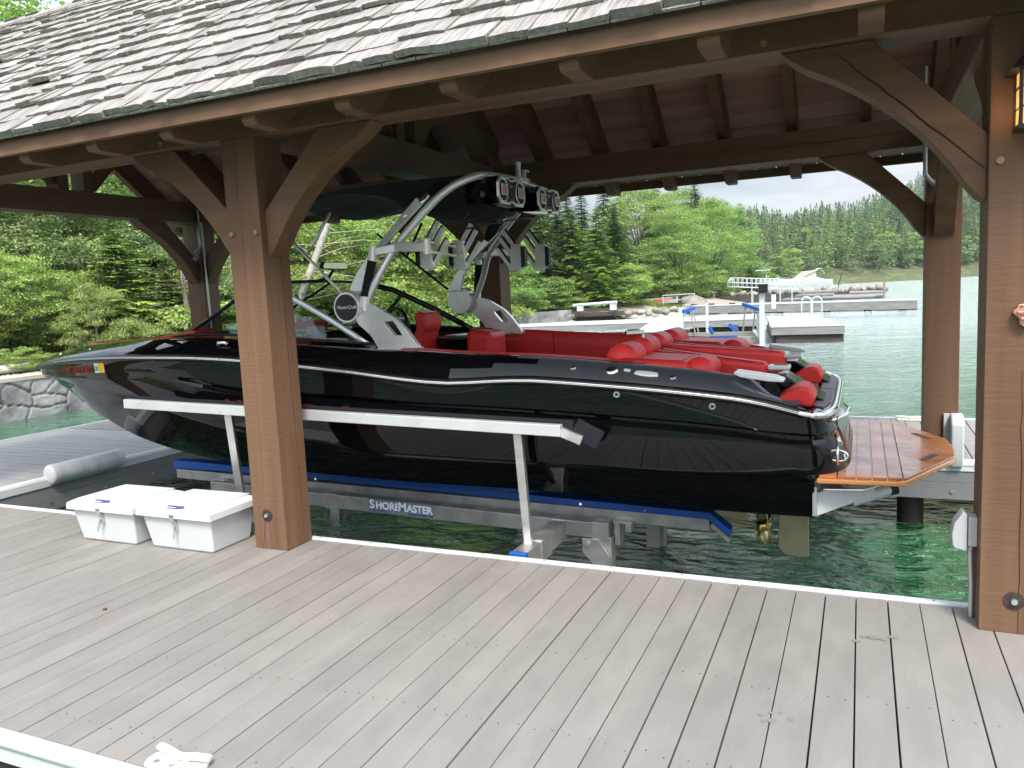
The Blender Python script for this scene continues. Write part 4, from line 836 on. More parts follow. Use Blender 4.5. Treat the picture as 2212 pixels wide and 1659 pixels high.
# ================================================================== boat lift
lift = thing('boat_lift', 'aluminium cradle boat lift with blue bunks carrying the black motorboat', 'boat lift', (-3.4, YC, -.1))
def tubebar(p, q, w, h, nm, mt=ALUD, par=None, bev=.006): m = MB(); m.beam(p, q, w, h); return m.build(nm, mt, par or lift, bevel=bev)
for s in (-1, 1):
    Y = lambda y: YC+s*(YC-y)
    b = tubebar((-5.80, Y(5.26), .125), (-.93, Y(5.26), .018), .09, .085, 'bunk')
    m = MB(); m.prism([(-5.82, .245), (-5.60, .25), (-4.6, .225), (-.93, .108), (-.79, -.005), (-.80, -.055), (-.94, .058), (-4.6, .172), (-5.81, .178)], 'y', *sorted((Y(5.20), Y(5.32)))); m.build('bunk_pad', BLUEP, b, bevel=.008)
    m = MB(); m.beam((-.92, Y(5.26), .02), (-.80, Y(5.26), -.085), .08, .03); m.build('bunk_end', ALUD, b)
    for x in np.arange(-5.6, -1, .47):
        m = MB(); z = np.interp(x, [-5.8, -.93], [.205, .085]); m.disc((x, Y(5.2), z), (0, -1, 0), .010, .007, 10); m.build('bolt', CHROME, b)
    sb = tubebar((-5.26, Y(5.13), .055), (-1.62, Y(5.13), -.045), .10, .115, 'side_beam', bev=.008)
    m = MB(); m.beam((-4.02, Y(5.13), .021), (-3.88, Y(5.13), .018), .112, .127); m.beam((-1.72, Y(5.13), -.043), (-1.60, Y(5.13), -.046), .112, .127); m.build('splice_sleeve', ALU, sb, bevel=.004)
    for x, zt_, zb_ in ((-1.64, -.02, -2.2), (-5.0, -.02, -2.2)):
        m = MB(); m.box(x-.055, x+.055, Y(5.13)-.05, Y(5.13)+.05, zb_, zt_-.07); m.build('leg', ALU, lift, bevel=.004)
        m = MB(); u = 1 if x > -3 else -1; m.prism([(x-.15*u, -.10), (x-.03*u, -.10), (x+.05*u, -.22), (x+.05*u, -.30), (x-.0*u, -.36), (x-.15*u, -.20)], 'y', *sorted((Y(5.07), Y(5.058)))); g_ = m.build('pivot_plate', ALU, lift, bevel=.003)
        m = MB(); m.disc((x-.11*u, Y(5.056), -.135), (0, -1, 0), .016, .012, 12); m.build('bolt', GALV, g_)
    for x in (-1.52, -5.22):
        zb_ = .0 if x > -3 else .10
        m = MB(); m.box(x-.06, x-.02, Y(5.2)-.05, Y(5.2)+.05, zb_-.16, zb_+.0); m.box(x+.02, x+.06, Y(5.2)-.05, Y(5.2)+.05, zb_-.06, zb_); m.box(x-.07, x+.07, Y(5.2)-.055, Y(5.2)+.055, zb_, zb_+.015); m.build('cradle_bracket', ALU, lift, bevel=.004)
for x, z in ((-1.97, -.055), (-4.40, .02)):
    m = MB(); m.box(x-.055, x+.055, 4.36, 7.28, z-.065, z+.065); cb = m.build('cross_arm', ALU, lift, bevel=.005)
    m = MB(); m.box(x-.06, x+.06, 4.34, 4.375, z-.069, z+.069); m.box(x-.06, x+.06, 7.27, 7.30, z-.069, z+.069); m.build('end_cap', BLUEP, cb, bevel=.006)
    m = MB(); m.box(x-.065, x+.065, 4.60, 4.78, z-.075, z+.075); m.build('sleeve', ALU, cb, bevel=.004)
for x in (-1.6, -4.95):
    m = MB(); m.box(x-.05, x+.05, 6.50, 6.62, -2.2, .0); m.build('leg', ALUD, lift, bevel=.004)
for s in (-1, 1):
    Y = lambda y: YC+s*(YC-y)
    for xb, xt, zb_, zt_ in ((-1.985, -1.965, .01, .80), (-4.40, -4.33, .08, .86)):
        tubebar((xb, Y(4.56), zb_), (xt, Y(4.425), zt_), .055, .055, 'guide_post', ALU)
    gb = tubebar((-5.36, Y(4.395), .912), (-1.66, Y(4.395), .797), .055, .072, 'guide_rail', ALUW)
    m = MB(); m.beam((-5.33, Y(4.455), .922), (-1.60, Y(4.455), .808), .055, .085); m.beam((-1.60, Y(4.455), .808), (-1.45, Y(4.50), .72), .06, .12); m.build('guide_carpet', CANVAS, gb, bevel=.01)
    m = MB(); p, q = Vector((-1.67, Y(4.405), .79)), Vector((-1.545, Y(4.43), .735)); m.beam(p, q, .05, .055); ge = m.build('guide_end', ALU, gb); m = MB(); m.beam(q-(q-p)*.01, q+(q-p).normalized()*.0015, .042, .047); m.build('tube_opening', RUBBER, ge)
# maker's plate on the near beam
bm0 = Vector((-3.60, 5.0785, .068)); xd = Vector((3.64, 0, -.10)).normalized(); m = MB()
P_ = lambda a, b, d=0: (bm0.x+xd.x*a, bm0.y-d, bm0.z+xd.z*a+b)
m.add([P_(0, -.105), P_(.60, -.105), P_(.60, .0), P_(0, .0), P_(0, -.105, .0015), P_(.60, -.105, .0015), P_(.60, 0, .0015), P_(0, 0, .0015)], [(3,2,1,0),(4,5,6,7),(0,1,5,4),(1,2,6,5),(2,3,7,6),(3,0,4,7)])
pl_ = m.build('maker_plate', mat('silver_decal', (.20, .225, .245), .45), lift)
NAVY = mat('navy_lettering', (.02, .03, .22), .5); WL = mat('white_lettering', (.85, .86, .88), .5)
for mt, off, bo in ((NAVY, .0022, .0075), (WL, .0034, .0034)):
    text_mesh('S', .098, 'lettering', mt, pl_, P_(.022, -.075, off), xd, (0, 0, 1), ext=.0004, bold=bo)
    text_mesh('HORE', .082, 'lettering', mt, pl_, P_(.080, -.074, off), xd, (0, 0, 1), ext=.0004, bold=bo)
    text_mesh('M', .098, 'lettering', mt, pl_, P_(.290, -.074, off), xd, (0, 0, 1), ext=.0004, bold=bo)
    text_mesh('ASTER', .080, 'lettering', mt, pl_, P_(.368, -.073, off), xd, (0, 0, 1), ext=.0004, bold=bo)
text_mesh('1-800-328-8945', .024, 'lettering', NAVY, pl_, P_(.02, -.099, .002), xd, (0, 0, 1), ext=.0003, bold=.0006)
text_mesh('www.shoremaster.com', .024, 'lettering', NAVY, pl_, P_(.375, -.099, .002), xd, (0, 0, 1), ext=.0003, bold=.0006)

# ================================================================== storage boxes
def storage_box(x0, x1, y0, y1, lab, handle=0):
    t = thing('storage_box', lab, 'storage box', ((x0+x1)/2, (y0+y1)/2, 0), 'white storage boxes on the dock')
    def fr(i, z): return [(x0+i, y0+i, z), (x1-i, y0+i, z), (x1-i, y1-i, z), (x0+i, y1-i, z)]
    m = MB(); a, b = fr(.065, 0), fr(.028, .245); m.add(a+b, [(3,2,1,0),(4,5,6,7),(0,1,5,4),(1,2,6,5),(2,3,7,6),(3,0,4,7)]); m.build('body', WHITEG, t, bevel=.018)
    m = MB(); a, b, c = fr(0, .238), fr(.004, .288), fr(.06, .312); m.add(a+b+c, [(3,2,1,0),(0,1,5,4),(1,2,6,5),(2,3,7,6),(3,0,4,7),(4,5,9,8),(5,6,10,9),(6,7,11,10),(7,4,8,11),(8,9,10,11)]); l = m.build('lid', WHITEG, t, bevel=.007)
    m = MB(); m.box(x0+.075, x1-.075, y0+.13, y1-.03, .3125, .3145); m.build('lid_panel', mat('grey_white_gelcoat', (.52, .54, .53), .38), l, bevel=.001)
    xm = (x0+x1)/2+.0
    m = MB(); m.box(xm-.02, xm+.02, y0-.004, y0+.004, .222, .268); m.box(xm-.012, xm+.012, y0+.018, y0+.036, .15, .225); m.tube([(xm, y0+.012, .19), (xm+(-.02 if handle else .004), y0+.0, .10)], .007, 8); m.build('latch', GALV, t, bevel=.002)
    m = MB(); m.disc((xm-.01, y0-.003, .258), (0, -1, 0), .006, .004, 8); m.disc((xm+.012, y0-.003, .258), (0, -1, 0), .006, .004, 8); m.disc((x1-.06, y1-.10, .305), (0, 0, 1), .009, .004, 10); m.build('rivet', SCREW, l)
    o = Vector((xm-.055, y0+.055, .3125-.0)); sl = Vector((0, .056, .024)).normalized()
    text_mesh('SHOREMASTER', .022, 'lid_lettering', NAVY, l, (xm-.08, y0+.045, .308), (1, 0, 0), sl, ext=.0004, bold=.0005)
    m = MB(); pr = [(-.10, 0), (.0, .004), (.03, .016), (.10, .010), (.05, .002), (.02, -.004), (-.02, -.002), (-.04, -.006)]
    m.poly([Vector((xm, y0+.032, .3035))+Vector((1, 0, 0))*a+sl*b for a, b in pr]); m.build('lid_emblem', NAVY, l)
    return t
storage_box(-5.27, -4.60, 3.72, 4.21, 'left white fibreglass storage box on the dock, farther from the timber post', 1)
storage_box(-4.585, -3.90, 3.735, 4.225, 'right white fibreglass storage box on the dock, beside the timber post', 0)

# ================================================================== fixtures on the shelter and docks
def bolt_plate(x, z):
    m = MB(); m.disc((x, YF-HP+.003, z), (0, -1, 0), .042, .004, 12); b = m.build('bolt_plate', mat('rusty_dark_steel', (.06, .045, .04), .6, metal=.5, var=.5, vscale=30), shelter)
    m = MB(); m.disc((x, YF-HP-.001, z), (0, -1, 0), .014, .016, 6); m.build('bolt_head', GALV, b)
bolt_plate(.636, .156); bolt_plate(-3.641, .236)
# dark check lines in the near posts and braces
CHK = mat('timber_check', (.02, .009, .005), .9)
def check(pts, w, nrm, par=shelter):
    m = MB(); n = Vector(nrm); P = [Vector(p) for p in pts]
    for i in range(len(P)-1):
        d = (P[i+1]-P[i]).normalized(); q = d.cross(n).normalized(); wa = w*(.35+.65*math.sin(math.pi*(i+.3)/len(P))); wb = w*(.35+.65*math.sin(math.pi*(i+1.3)/len(P)))
        m.quad(P[i]-q*wa, P[i]+q*wa, P[i+1]+q*wb, P[i+1]-q*wb)
    m.build('timber_check', CHK, par)
def wig(a, b, n, amp, ax): a, b = Vector(a), Vector(b); return [a.lerp(b, i/n)+Vector(ax)*random.uniform(-amp, amp) for i in range(n+1)]
yf = YF-HP+.0025
check(wig((.655, yf, 0.0), (.645, yf, 1.2), 14, .004, (1, 0, 0)), .0022, (0, -1, 0)); check(wig((-3.495, 4.17, .0), (-3.495, 4.15, 2.3), 16, .003, (0, 1, 0)), .0018, (1, 0, 0))
check(wig((-3.70, yf, .0), (-3.66, yf, .2), 4, .001, (1, 0, 0)), .0015, (0, -1, 0)); check(wig((-3.66, yf, 2.2), (-3.65, yf, 2.65), 6, .002, (1, 0, 0)), .0016, (0, -1, 0))
check(wig((-.11, 4.0395, 2.66), (.49, 4.0395, 2.09), 14, .006, (0, 0, 1)), .004, (0, -1, 0)); check(wig((-.9, 7.6, 2.82), (.3, 7.6, 2.83), 12, .008, (0, 0, 1)), .003, (0, -1, 0))
PURP = mat('purple_chalk_line', (.16, .05, .07), .9)
def chalk(pts, w=.003): 
    m = MB(); P = [Vector(p) for p in pts]
    for i in range(len(P)-1): m.quad(P[i]-Vector((w, 0, 0)), P[i]+Vector((w, 0, 0)), P[i+1]+Vector((w, 0, 0)), P[i+1]-Vector((w, 0, 0)))
    m.build('chalk_line', PURP, shelter)
chalk([(-3.655, yf, .27), (-3.648, yf, .8), (-3.642, yf, 1.3), (-3.652, yf, 1.8), (-3.648, yf, 2.2)], .0025); chalk([(-3.672, yf, 0), (-3.672, yf, .22)], .004); chalk([(-3.628, yf, 0), (-3.632, yf, .2)], .004)
# outlet box
ob = thing('outlet_box', 'grey weatherproof electrical outlet box with bubble cover on the right timber post', 'electrical box', (.44, 4.12, .3))
GB = mat('grey_outlet_plastic', (.36, .37, .37), .5)
m = MB(); m.box(.462, .50, 4.08, 4.155, .365, .505); m.build('box_body', GB, ob, bevel=.004)
m = MB(); m.prism([(.458, .52), (.44, .53), (.405, .475), (.394, .42), (.398, .365), (.408, .352), (.448, .342), (.458, .342)], 'y', 4.07, 4.165); m.build('cover', GB, ob, bevel=.008)
m = MB(); m.tube(spline([(.478, 4.12, .365), (.478, 4.12, .28), (.484, 4.125, .18), (.485, 4.128, .06), (.485, 4.128, -.0)], 4), .012, 10); m.tube([(.478, 4.12, .366), (.478, 4.12, .335)], .016, 10); m.build('conduit', GALV, ob, smooth=True)
eb = thing('cord_box', 'grey junction box with hanging cord plug and conduit on the far left timber post', 'electrical box', (-7.63, 7.6, 2.9))
m = MB(); m.box(-7.66, -7.59, 7.545, 7.655, 2.86, 3.02); m.build('box_body', mat('dark_grey_box', (.05, .055, .06), .5), eb, bevel=.004)
m = MB(); m.tube(spline([(-7.62, 7.625, 2.86), (-7.62, 7.625, 2.3), (-7.62, 7.63, 1.7), (-7.62, 7.65, .05)], 5), .013, 8); m.tube([(-7.64, 7.6, 3.02), (-7.64, 7.6, 3.5)], .013, 8); m.build('conduit', GALV, eb, smooth=True)
m = MB(); m.tube(spline([(-7.62, 7.58, 2.86), (-7.62, 7.585, 2.7), (-7.615, 7.56, 2.55), (-7.62, 7.57, 2.42), (-7.62, 7.53, 2.36)], 5), .016, 8); m.build('cord', GALV, eb, smooth=True)
m = MB(); m.tube([(-7.62, 7.53, 2.36), (-7.62, 7.46, 2.24)], .028, 10); m.build('plug', mat('plug_grey', (.28, .3, .28), .5), eb, smooth=True, angle=40)
cdn = thing('conduit', 'bent galvanised conduit at the top of the far right timber post', 'conduit', (.5, 7.55, 2.4))
m = MB(); m.tube(spline([(.485, 7.42, 3.3), (.487, 7.52, 2.95), (.487, 7.53, 2.5), (.50, 7.535, 2.44), (.535, 7.55, 2.395), (.56, 7.58, 2.375)], 6), .018, 12); m.tube([(.54, 7.555, 2.392), (.562, 7.585, 2.372)], .026, 12); m.build('pipe', ALUW, cdn, smooth=True, angle=50)
# lantern and bottle opener on the right post
lan = thing('wall_lantern', 'lit craftsman wall lantern with amber glass on the right timber post', 'lantern', (.66, 3.9, 2.3))
DKB = mat('dark_bronze', (.035, .032, .025), .55, metal=.5)
m = MB(); m.add([(.545, 3.80, 2.44), (.775, 3.80, 2.44), (.775, 3.985, 2.44), (.545, 3.985, 2.44), (.60, 3.85, 2.505), (.72, 3.85, 2.505), (.72, 3.985, 2.505), (.60, 3.985, 2.505)], [(3,2,1,0),(4,5,6,7),(0,1,5,4),(1,2,6,5),(2,3,7,6),(3,0,4,7)]); m.build('roof', DKB, lan, bevel=.003)
m = MB(); m.box(.62, .70, 3.955, 3.986, 2.38, 2.60); m.build('back_plate', DKB, lan, bevel=.003)
AMB = mat('amber_glass', (.75, .42, .14), .25, emit=(1, .48, .12), estr=.55, var=.3, vscale=14)
m = MB(); m.box(.588, .732, 3.826, 3.955, 2.225, 2.437); m.build('glass', AMB, lan)
m = MB()
for xx in (.583, .731):
    for yy in (3.821, 3.951): m.box(xx-.004, xx+.010, yy-.004, yy+.008, 2.21, 2.44)
m.box(.578, .742, 3.816, 3.962, 2.205, 2.224)
for z in (2.29, 2.37): m.box(.583, .737, 3.819, 3.824, z, z+.006); m.box(.581, .586, 3.82, 3.955, z, z+.006)
m.build('cage', DKB, lan)
lp = bpy.data.lights.new('lantern_light', 'POINT'); lp.energy = .25; lp.color = (1, .55, .22); lp.shadow_soft_size = .05
lo = bpy.data.objects.new('bulb_light', lp); COL.objects.link(lo); lo.location = (.56, 3.89, 2.30); setpar(lo, lan)
bo = thing('bottle_opener', 'rose gold bottle opener screwed to the right timber post at mid height', 'bottle opener', (.645, 3.98, 1.45))
RG = mat('rose_gold', (.62, .30, .22), .35, metal=.7)
m = MB(); m.prism([(.612, 1.475), (.616, 1.49), (.645, 1.495), (.674, 1.49), (.678, 1.475), (.69, 1.465), (.69, 1.445), (.668, 1.43), (.665, 1.405), (.645, 1.39), (.625, 1.405), (.622, 1.43), (.598, 1.455), (.60, 1.465)], 'y', 3.955, 3.985); m.build('opener_plate', RG, bo, bevel=.004)
m = MB(); m.disc((.628, 3.956, 1.483), (0, -1, 0), .004, .003, 8); m.build('screw', RUBBER, bo); m = MB(); m.box(.612, .676, 3.935, 3.956, 1.452, 1.462); m.box(.625, .665, 3.94, 3.956, 1.425, 1.435); m.build('catch', RG, bo, bevel=.002)
# bumpers
db = thing('dock_bumper', 'white ribbed roller bumper on the head dock edge under the bow', 'bumper', (-7.37, 5.55, 0))
m = MB(); P = []; rd = []
for k in range(61):
    u = k/60; y = 5.06+.86*u; r0 = .098 if .04 < u < .96 else .098*math.sqrt(max(.1, 1-((.04-min(u, 1-u))/.045)**2)); 
    for c_ in (.13, .165, .20, .42, .46, .60, .64, .82, .855, .89):
        if abs(u-c_) < .009: r0 -= .007
    P.append(Vector((-7.385, y, .055))); rd.append(r0)
m.tube(P, .1, 24, rad=rd, flat=(1.05, .95)); m.build('roller', mat('white_bumper', (.50, .51, .54), .35), db, smooth=True)
vb = thing('post_bumper', 'white vertical corner bumper standing on the far dock edge by the timber post', 'bumper', (.74, 7.55, 0))
m = MB(); m.prism([(7.46, .43), (7.60, .435), (7.60, -.02), (7.46, -.02), (7.425, .06), (7.42, .36)], 'x', .70, .80); m.build('shell', WHITE_TRIM, vb, bevel=.018)
m = MB(); m.box(.655, .70, 7.56, 7.588, -.0, .43); m.build('flange', WHITE_TRIM, vb, bevel=.004)
# cleats
CREAM = mat('cream_cleat', (.66, .65, .52), .45)
def cleat(x, y, lab, rz=0, sc=1.0):
    t = thing('dock_cleat', lab, 'cleat', (x, y, 0)); 
    m = MB(); m.prism([(-.11, -.045), (.11, -.045), (.125, -.02), (.125, .02), (.11, .05), (-.11, .05), (-.125, .02), (-.125, -.02)], 'z', .001, .016); 
    m.tube(spline([(-.125, .045, .03), (-.07, .03, .036), (0, .02, .03), (.07, .03, .036), (.125, .045, .03)], 4), .014, 10, flat=(.8, 1.3)); m.tube([(-.03, .02, .01), (-.03, .02, .034)], .014, 10); m.tube([(.03, .02, .01), (.03, .02, .034)], .014, 10)
    o = m.build('base', CREAM, None, bevel=.003); o.parent = t
    for dx in (-.075, 0, .075):
        m = MB(); m.disc((dx, -.018, .016), (0, 0, 1), .013, .002, 12, .012); c = m.build('bolt', GALV, None); c.parent = t
    t.rotation_euler = (0, 0, rz); t.scale = (sc,)*3; return t
cleat(-2.26, 1.90, 'cream dock cleat with three bolts at the near edge of the dock', .0, 1.0)
cleat(.50, 9.72, 'small cream dock cleat on the outer edge of the far dock', 0, 1.0)
lf = MB(); lf.poly([(0, 0, 0), (.03, .006, .004), (.045, .018, .002), (.02, .014, .006)])
o = lf.build('fallen_leaf', LEAFM); o.location = (-.47, 2.1, .004); tag(o, 'small reddish brown dry leaf lying on the near dock boards', 'leaf')
m = MB(); m.disc((0, 0, 0), (0, 0, 1), .011, .006, 10); o = m.build('brown_pebble', LEAFM, smooth=True); o.location = (-3.84, 2.87, .002); tag(o, 'tiny dark red brown berry lying on the dock in front of the boxes', 'berry')
# wet paw print and stain on the boards (thin film)
WET = mat('damp_stain', (.18, .165, .15), .5)
def blob(x, y, r, rx=1.0):
    m = MB(); n = 12; m.poly([(x+math.cos(2*math.pi*k/n)*r*rx*random.uniform(.8, 1.15), y+math.sin(2*math.pi*k/n)*r*random.uniform(.8, 1.15), .0022) for k in range(n)]); m.build('damp_stain', WET, dock)
for x, y, r in [(-.345, 2.93, .012), (-.31, 2.955, .011), (-.275, 2.97, .010), (-.30, 2.90, .020), (-.235, 2.935, .018), (-.33, 2.89, .009)]: blob(x, y, r, .8)
for x, y, r in [(-.015, 3.70, .014), (.02, 3.755, .016), (.06, 3.76, .02), (.10, 3.75, .013), (.14, 3.79, .018)]: blob(x, y, r, 1.3)

# ================================================================== neighbours' docks and jetty
GWOOD = mat('weathered_grey_wood', (.22, .215, .205), .8, var=.3, vscale=1.5, vstretch=(.4, 4, 4)); DWOOD = mat('dark_wet_timber', (.07, .06, .05), .8, var=.4, vscale=2, vstretch=(.4, 3, 3))
PALEDK = mat('bleached_decking', (.38, .385, .38), .7, var=.12, vscale=1.2, vstretch=(.6, 3, 1)); WALU = mat('pale_aluminium', (.50, .52, .52), .4, metal=.2)
TANP = mat('tan_aluminium', (.28, .27, .235), .5, metal=.3, var=.1)
def quad_deck(name, lab, pts, z=0.0, n=12, depth=.26, along=0):
    c = [sum(p[0] for p in pts)/4, sum(p[1] for p in pts)/4]; t = thing(name, lab, 'dock', (c[0], c[1], z)); m = MB(); P = [Vector((x, y, 0)) for x, y in pts]
    for i in range(n):
        a, b = (i+.03)/n, (i+.97)/n
        if along == 0: q = [P[0].lerp(P[3], a), P[1].lerp(P[2], a), P[1].lerp(P[2], b), P[0].lerp(P[3], b)]
        else: q = [P[0].lerp(P[1], a), P[0].lerp(P[1], b), P[3].lerp(P[2], b), P[3].lerp(P[2], a)]
        m.add([(v.x, v.y, z-.03) for v in q]+[(v.x, v.y, z) for v in q], [(3,2,1,0),(4,5,6,7),(0,1,5,4),(1,2,6,5),(2,3,7,6),(3,0,4,7)])
    m.build('decking', PALEDK, t)
    m = MB()
    for i in range(4):
        a, b = P[i], P[(i+1) % 4]; m.beam((a.x, a.y, z-.03-depth/2), (b.x, b.y, z-.03-depth/2), .06, depth)
    m.build('fascia', GWOOD, t)
    m = MB()
    for i in range(4): a, b = P[i], P[(i+1) % 4]; m.beam((a.x, a.y, z+.0), (b.x, b.y, z+.0), .10, .05)
    m.build('edge_trim', WALU, t, bevel=.01); return t, P
t, P = quad_deck('floating_platform', 'square pale platform dock on a dark timber crib in open water', [(-2.85, 28.8), (-.52, 28.85), (-1.9, 36.3), (-3.75, 36.4)], -.02, 14)
m = MB()
for z0, z1 in ((-1.3, -.34), ):
    Q = [Vector((-2.72, 29.0, 0)), Vector((-.62, 29.05, 0)), Vector((-1.95, 36.1, 0)), Vector((-3.7, 36.2, 0))]
    for i in range(4): a, b = Q[i], Q[(i+1) % 4]; m.beam((a.x, a.y, (z0+z1)/2), (b.x, b.y, (z0+z1)/2), .2, z1-z0)
m.build('crib', DWOOD, t, bevel=.01); m = MB(); m.box(-2.6, -.8, 29.3, 31, -.9, -.42); m.box(-2.5, -2.2, 28.98, 29.3, -.36, -.28); m.box(-1.4, -1.2, 28.98, 29.3, -.36, -.28); m.build('rock_fill', mat('crib_rock', (.12, .11, .10), .9, var=.5, vscale=6), t)
m = MB()
for x in (-1.75, -1.33): pass
A = Vector((-2.33, 36.0, 0)); B = Vector((-1.62, 36.0, 0))
for q in (A, B-Vector((.28, 0, 0))):
    m.tube([q+Vector((0, 0, -.1)), q+Vector((0, 0, .62))]+[q+Vector((.19-.19*math.cos(a), 0, .62+.2*math.sin(a))) for a in np.linspace(.3, math.pi-.3, 7)]+[q+Vector((.38, 0, .62)), q+Vector((.38, 0, -.1))], .028, 8, cap=False)
m.build('ladder', WALU, t, smooth=True)
t, P = quad_deck('long_dock', 'long narrow pale dock running from the stone wall towards the platform', [(-15.5, 34.0), (-4.1, 35.2), (-4.5, 39.2), (-16.2, 36.2)], -.02, 60, along=1)
m = MB(); [m.box(x-.12, x+.12, 35.0, 35.3, -2, -.25) for x in (-13.2, -12.6, -5)]; m.box(-9.8, -8.6, 34.9, 36, -1.2, -.35); m.box(-7.0, -4.2, 35.4, 36.5, -1.2, -.4); m.build('crib', DWOOD, t, bevel=.02)
quad_deck('dock_finger', 'short pale dock finger leading off the long dock towards the black boat', [(-7.4, 27.9), (-5.95, 27.0), (-7.1, 33.9), (-8.5, 34.2)], -.02, 16, depth=.12)
nl = thing('empty_boat_lift', 'empty neighbouring boat lift with tan side panels and blue bunks between the docks', 'boat lift', (-4.7, 29.5, 0))
def post2(x, y, z1, r=.06, nm='lift_post', mt=WALU, z0=-2): m = MB(); m.box(x-r, x+r, y-r, y+r, z0, z1); o = m.build(nm, mt, nl); return o
post2(-6.05, 29.0, .78, .075); post2(-5.55, 31.5, .85, .05); post2(-3.15, 28.6, 1.15, .085); post2(-3.5, 31.5, .85, .05)
m = MB(); m.box(-5.9, -3.2, 28.95, 29.05, -.60, -.34); m.box(-5.9, -3.2, 29.4, 29.5, -.42, -.20); m.build('side_panel', TANP, nl, bevel=.01)
for a, b in (((-5.05, 29.0, .02), (-4.95, 29.2, -.22)), ((-4.35, 29.0, .1), (-4.05, 29.0, -.15))): m = MB(); m.beam(a, b, .06, .14); m.build('bunk_pad', BLUEP, nl)
m = MB(); m.beam((-5.0, 28.9, -.33), (-4.05, 28.9, -.32), .06, .06); m.build('bunk_pad', BLUEP, nl)
m = MB(); m.beam((-5.95, 28.9, .62), (-5.7, 29.6, .72), .12, .12); m.build('blue_guide', BLUEP, nl); m = MB(); m.beam((-3.95, 29.9, .78), (-3.25, 28.9, .60), .13, .12); m.build('blue_guide', BLUEP, nl)
m = MB(); m.beam((-5.75, 29.2, .6), (-5.6, 29.3, -.3), .04, .04); m.beam((-5.7, 29.4, .6), (-5.5, 29.5, -.3), .04, .04); m.beam((-3.85, 29.7, .7), (-3.95, 29.6, -.3), .05, .05); m.beam((-3.45, 29.2, .6), (-3.55, 29.2, -.3), .05, .05); m.build('guide_leg', TANP, nl)
m = MB(); m.add([(-3.38, 28.8, .45), (-3.24, 28.8, .45), (-3.24, 28.8, -.35), (-3.34, 28.8, -.35)], [(0,1,2,3)]); m.beam((-3.45, 28.75, -.1), (-3.22, 28.75, -.42), .04, .1); m.beam((-3.31, 28.75, .42), (-3.31, 28.75, -.38), .04, .12); m.build('white_gusset', WALU, nl)
m = MB(); m.box(-3.24, -2.94, 28.35, 28.6, 1.18, 1.50); mo_ = m.build('motor_unit', BLACKP, nl, bevel=.03)
m = MB(); m.box(-2.82, -2.68, 28.4, 28.55, .62, 1.12); m.tube([(-2.98, 28.5, 1.5), (-2.98, 28.5, 1.96)], .015, 6); m.build('control_box', mat('grey_box_far', (.45, .5, .53), .5), nl, bevel=.02)
m = MB(); m.box(-3.35, -2.85, 28.4, 28.6, 1.95, 1.98); m.build('solar_panel', WALU, nl)
t, P = quad_deck('white_dock', 'long low white dock far out beyond the platform', [(-11.0, 56.4), (3.05, 52.5), (3.2, 55.0), (-11, 58.5)], -.0, 40, depth=.5, along=1)
m = MB()
for x in (-8.2, -6.0, -4.9, -2.0, .4, 2.3): m.tube([(x, 56.4-(x+11)*.278+.3, -2), (x, 56.4-(x+11)*.278+.3, -.4)], .22, 10)
m.build('piling', DWOOD, t)
m = MB()
for x in (-11.2, -9.9, -8.4): m.tube([(x, 58.3-(x+11)*.2, -1), (x, 58.3-(x+11)*.2, .1)], .22, 8)
m.beam((-11.5, 58, -.45), (-7.9, 57.3, -.40), .3, .2); m.beam((-11.5, 58.2, -.15), (-9.9, 58, -.2), .2, .2); m.build('old_log_frame', DWOOD, t)
gw = thing('gangway', 'white arched aluminium gangway with railings beside the far jetty', 'gangway', (-8, 70, 1)); m = MB()
def gpt(u, h): return Vector((-10.6+5.9*u, 70, 1.18-.50*u+h))
for y in (0, .9):
    D_ = Vector((0, y, 0))
    for h in (0, .36, .78): m.tube([gpt(u, h)+D_ for u in (0 if h < .7 else .05, .25, .5, .75, .93 if h > .7 else 1)], .035, 6)
    for u in np.linspace(.08, .92, 14): m.tube([gpt(u, 0)+D_, gpt(u, .78)+D_], .025, 5)
    m.tube([gpt(0, 0)+D_, gpt(.02, .5)+D_, gpt(.06, .78)+D_], .035, 6); m.tube([gpt(1, 0)+D_, gpt(.98, .5)+D_, gpt(.93, .78)+D_], .035, 6)
m.build('truss', WHITE_TRIM, gw, smooth=True); m = MB(); m.beam(gpt(0, -.02)+Vector((0, .45, 0)), gpt(1, -.02)+Vector((0, .45, 0)), .9, .06); m.build('walkway', WALU, gw)
for u in (.35, .74, .9): m = MB(); p = gpt(u, 0); m.tube([p, Vector((p.x, p.y, -1.5))], .05, 6); m.build('leg', WALU, gw)
# cruiser
cr_ = thing('cabin_cruiser', 'white cabin cruiser with tan canvas top moored behind the rock jetty', 'cabin cruiser', (-6, 118, -.6))
def cb_sec(x): u = (x+10.4)/7.2; h = 1.25*(1-max(0, (.22-u)/.22)**2)*(.55 if u < .02 else 1); return max(h, .03), .72+.12*(1-u)+.22*max(0, .5-u)
m = MB(); rows = []
for x in np.linspace(-10.4, -3.2, 26): h, zd = cb_sec(x); rows.append([(x, 118-h, zd), (x+.0, 118-h*.93, zd*.3), (x, 118-h*.75, -.55), (x, 118, -.8), (x, 118+h*.75, -.55), (x, 118+h*.93, zd*.3), (x, 118+h, zd)])
m.grid(rows); m.poly(rows[-1]); m.grid([[r[0], (r[0][0], 118, r[0][2]+.1), r[-1]] for r in rows]); m.build('hull', WHITEG, cr_, smooth=True, angle=35)
m = MB(); m.prism([(-9.2, .72), (-7.6, 1.0), (-6.6, 1.22), (-4.9, 1.24), (-3.9, .80), (-3.5, .7)], 'y', 117.0, 119.0); m.build('cabin', WHITEG, cr_, bevel=.08)
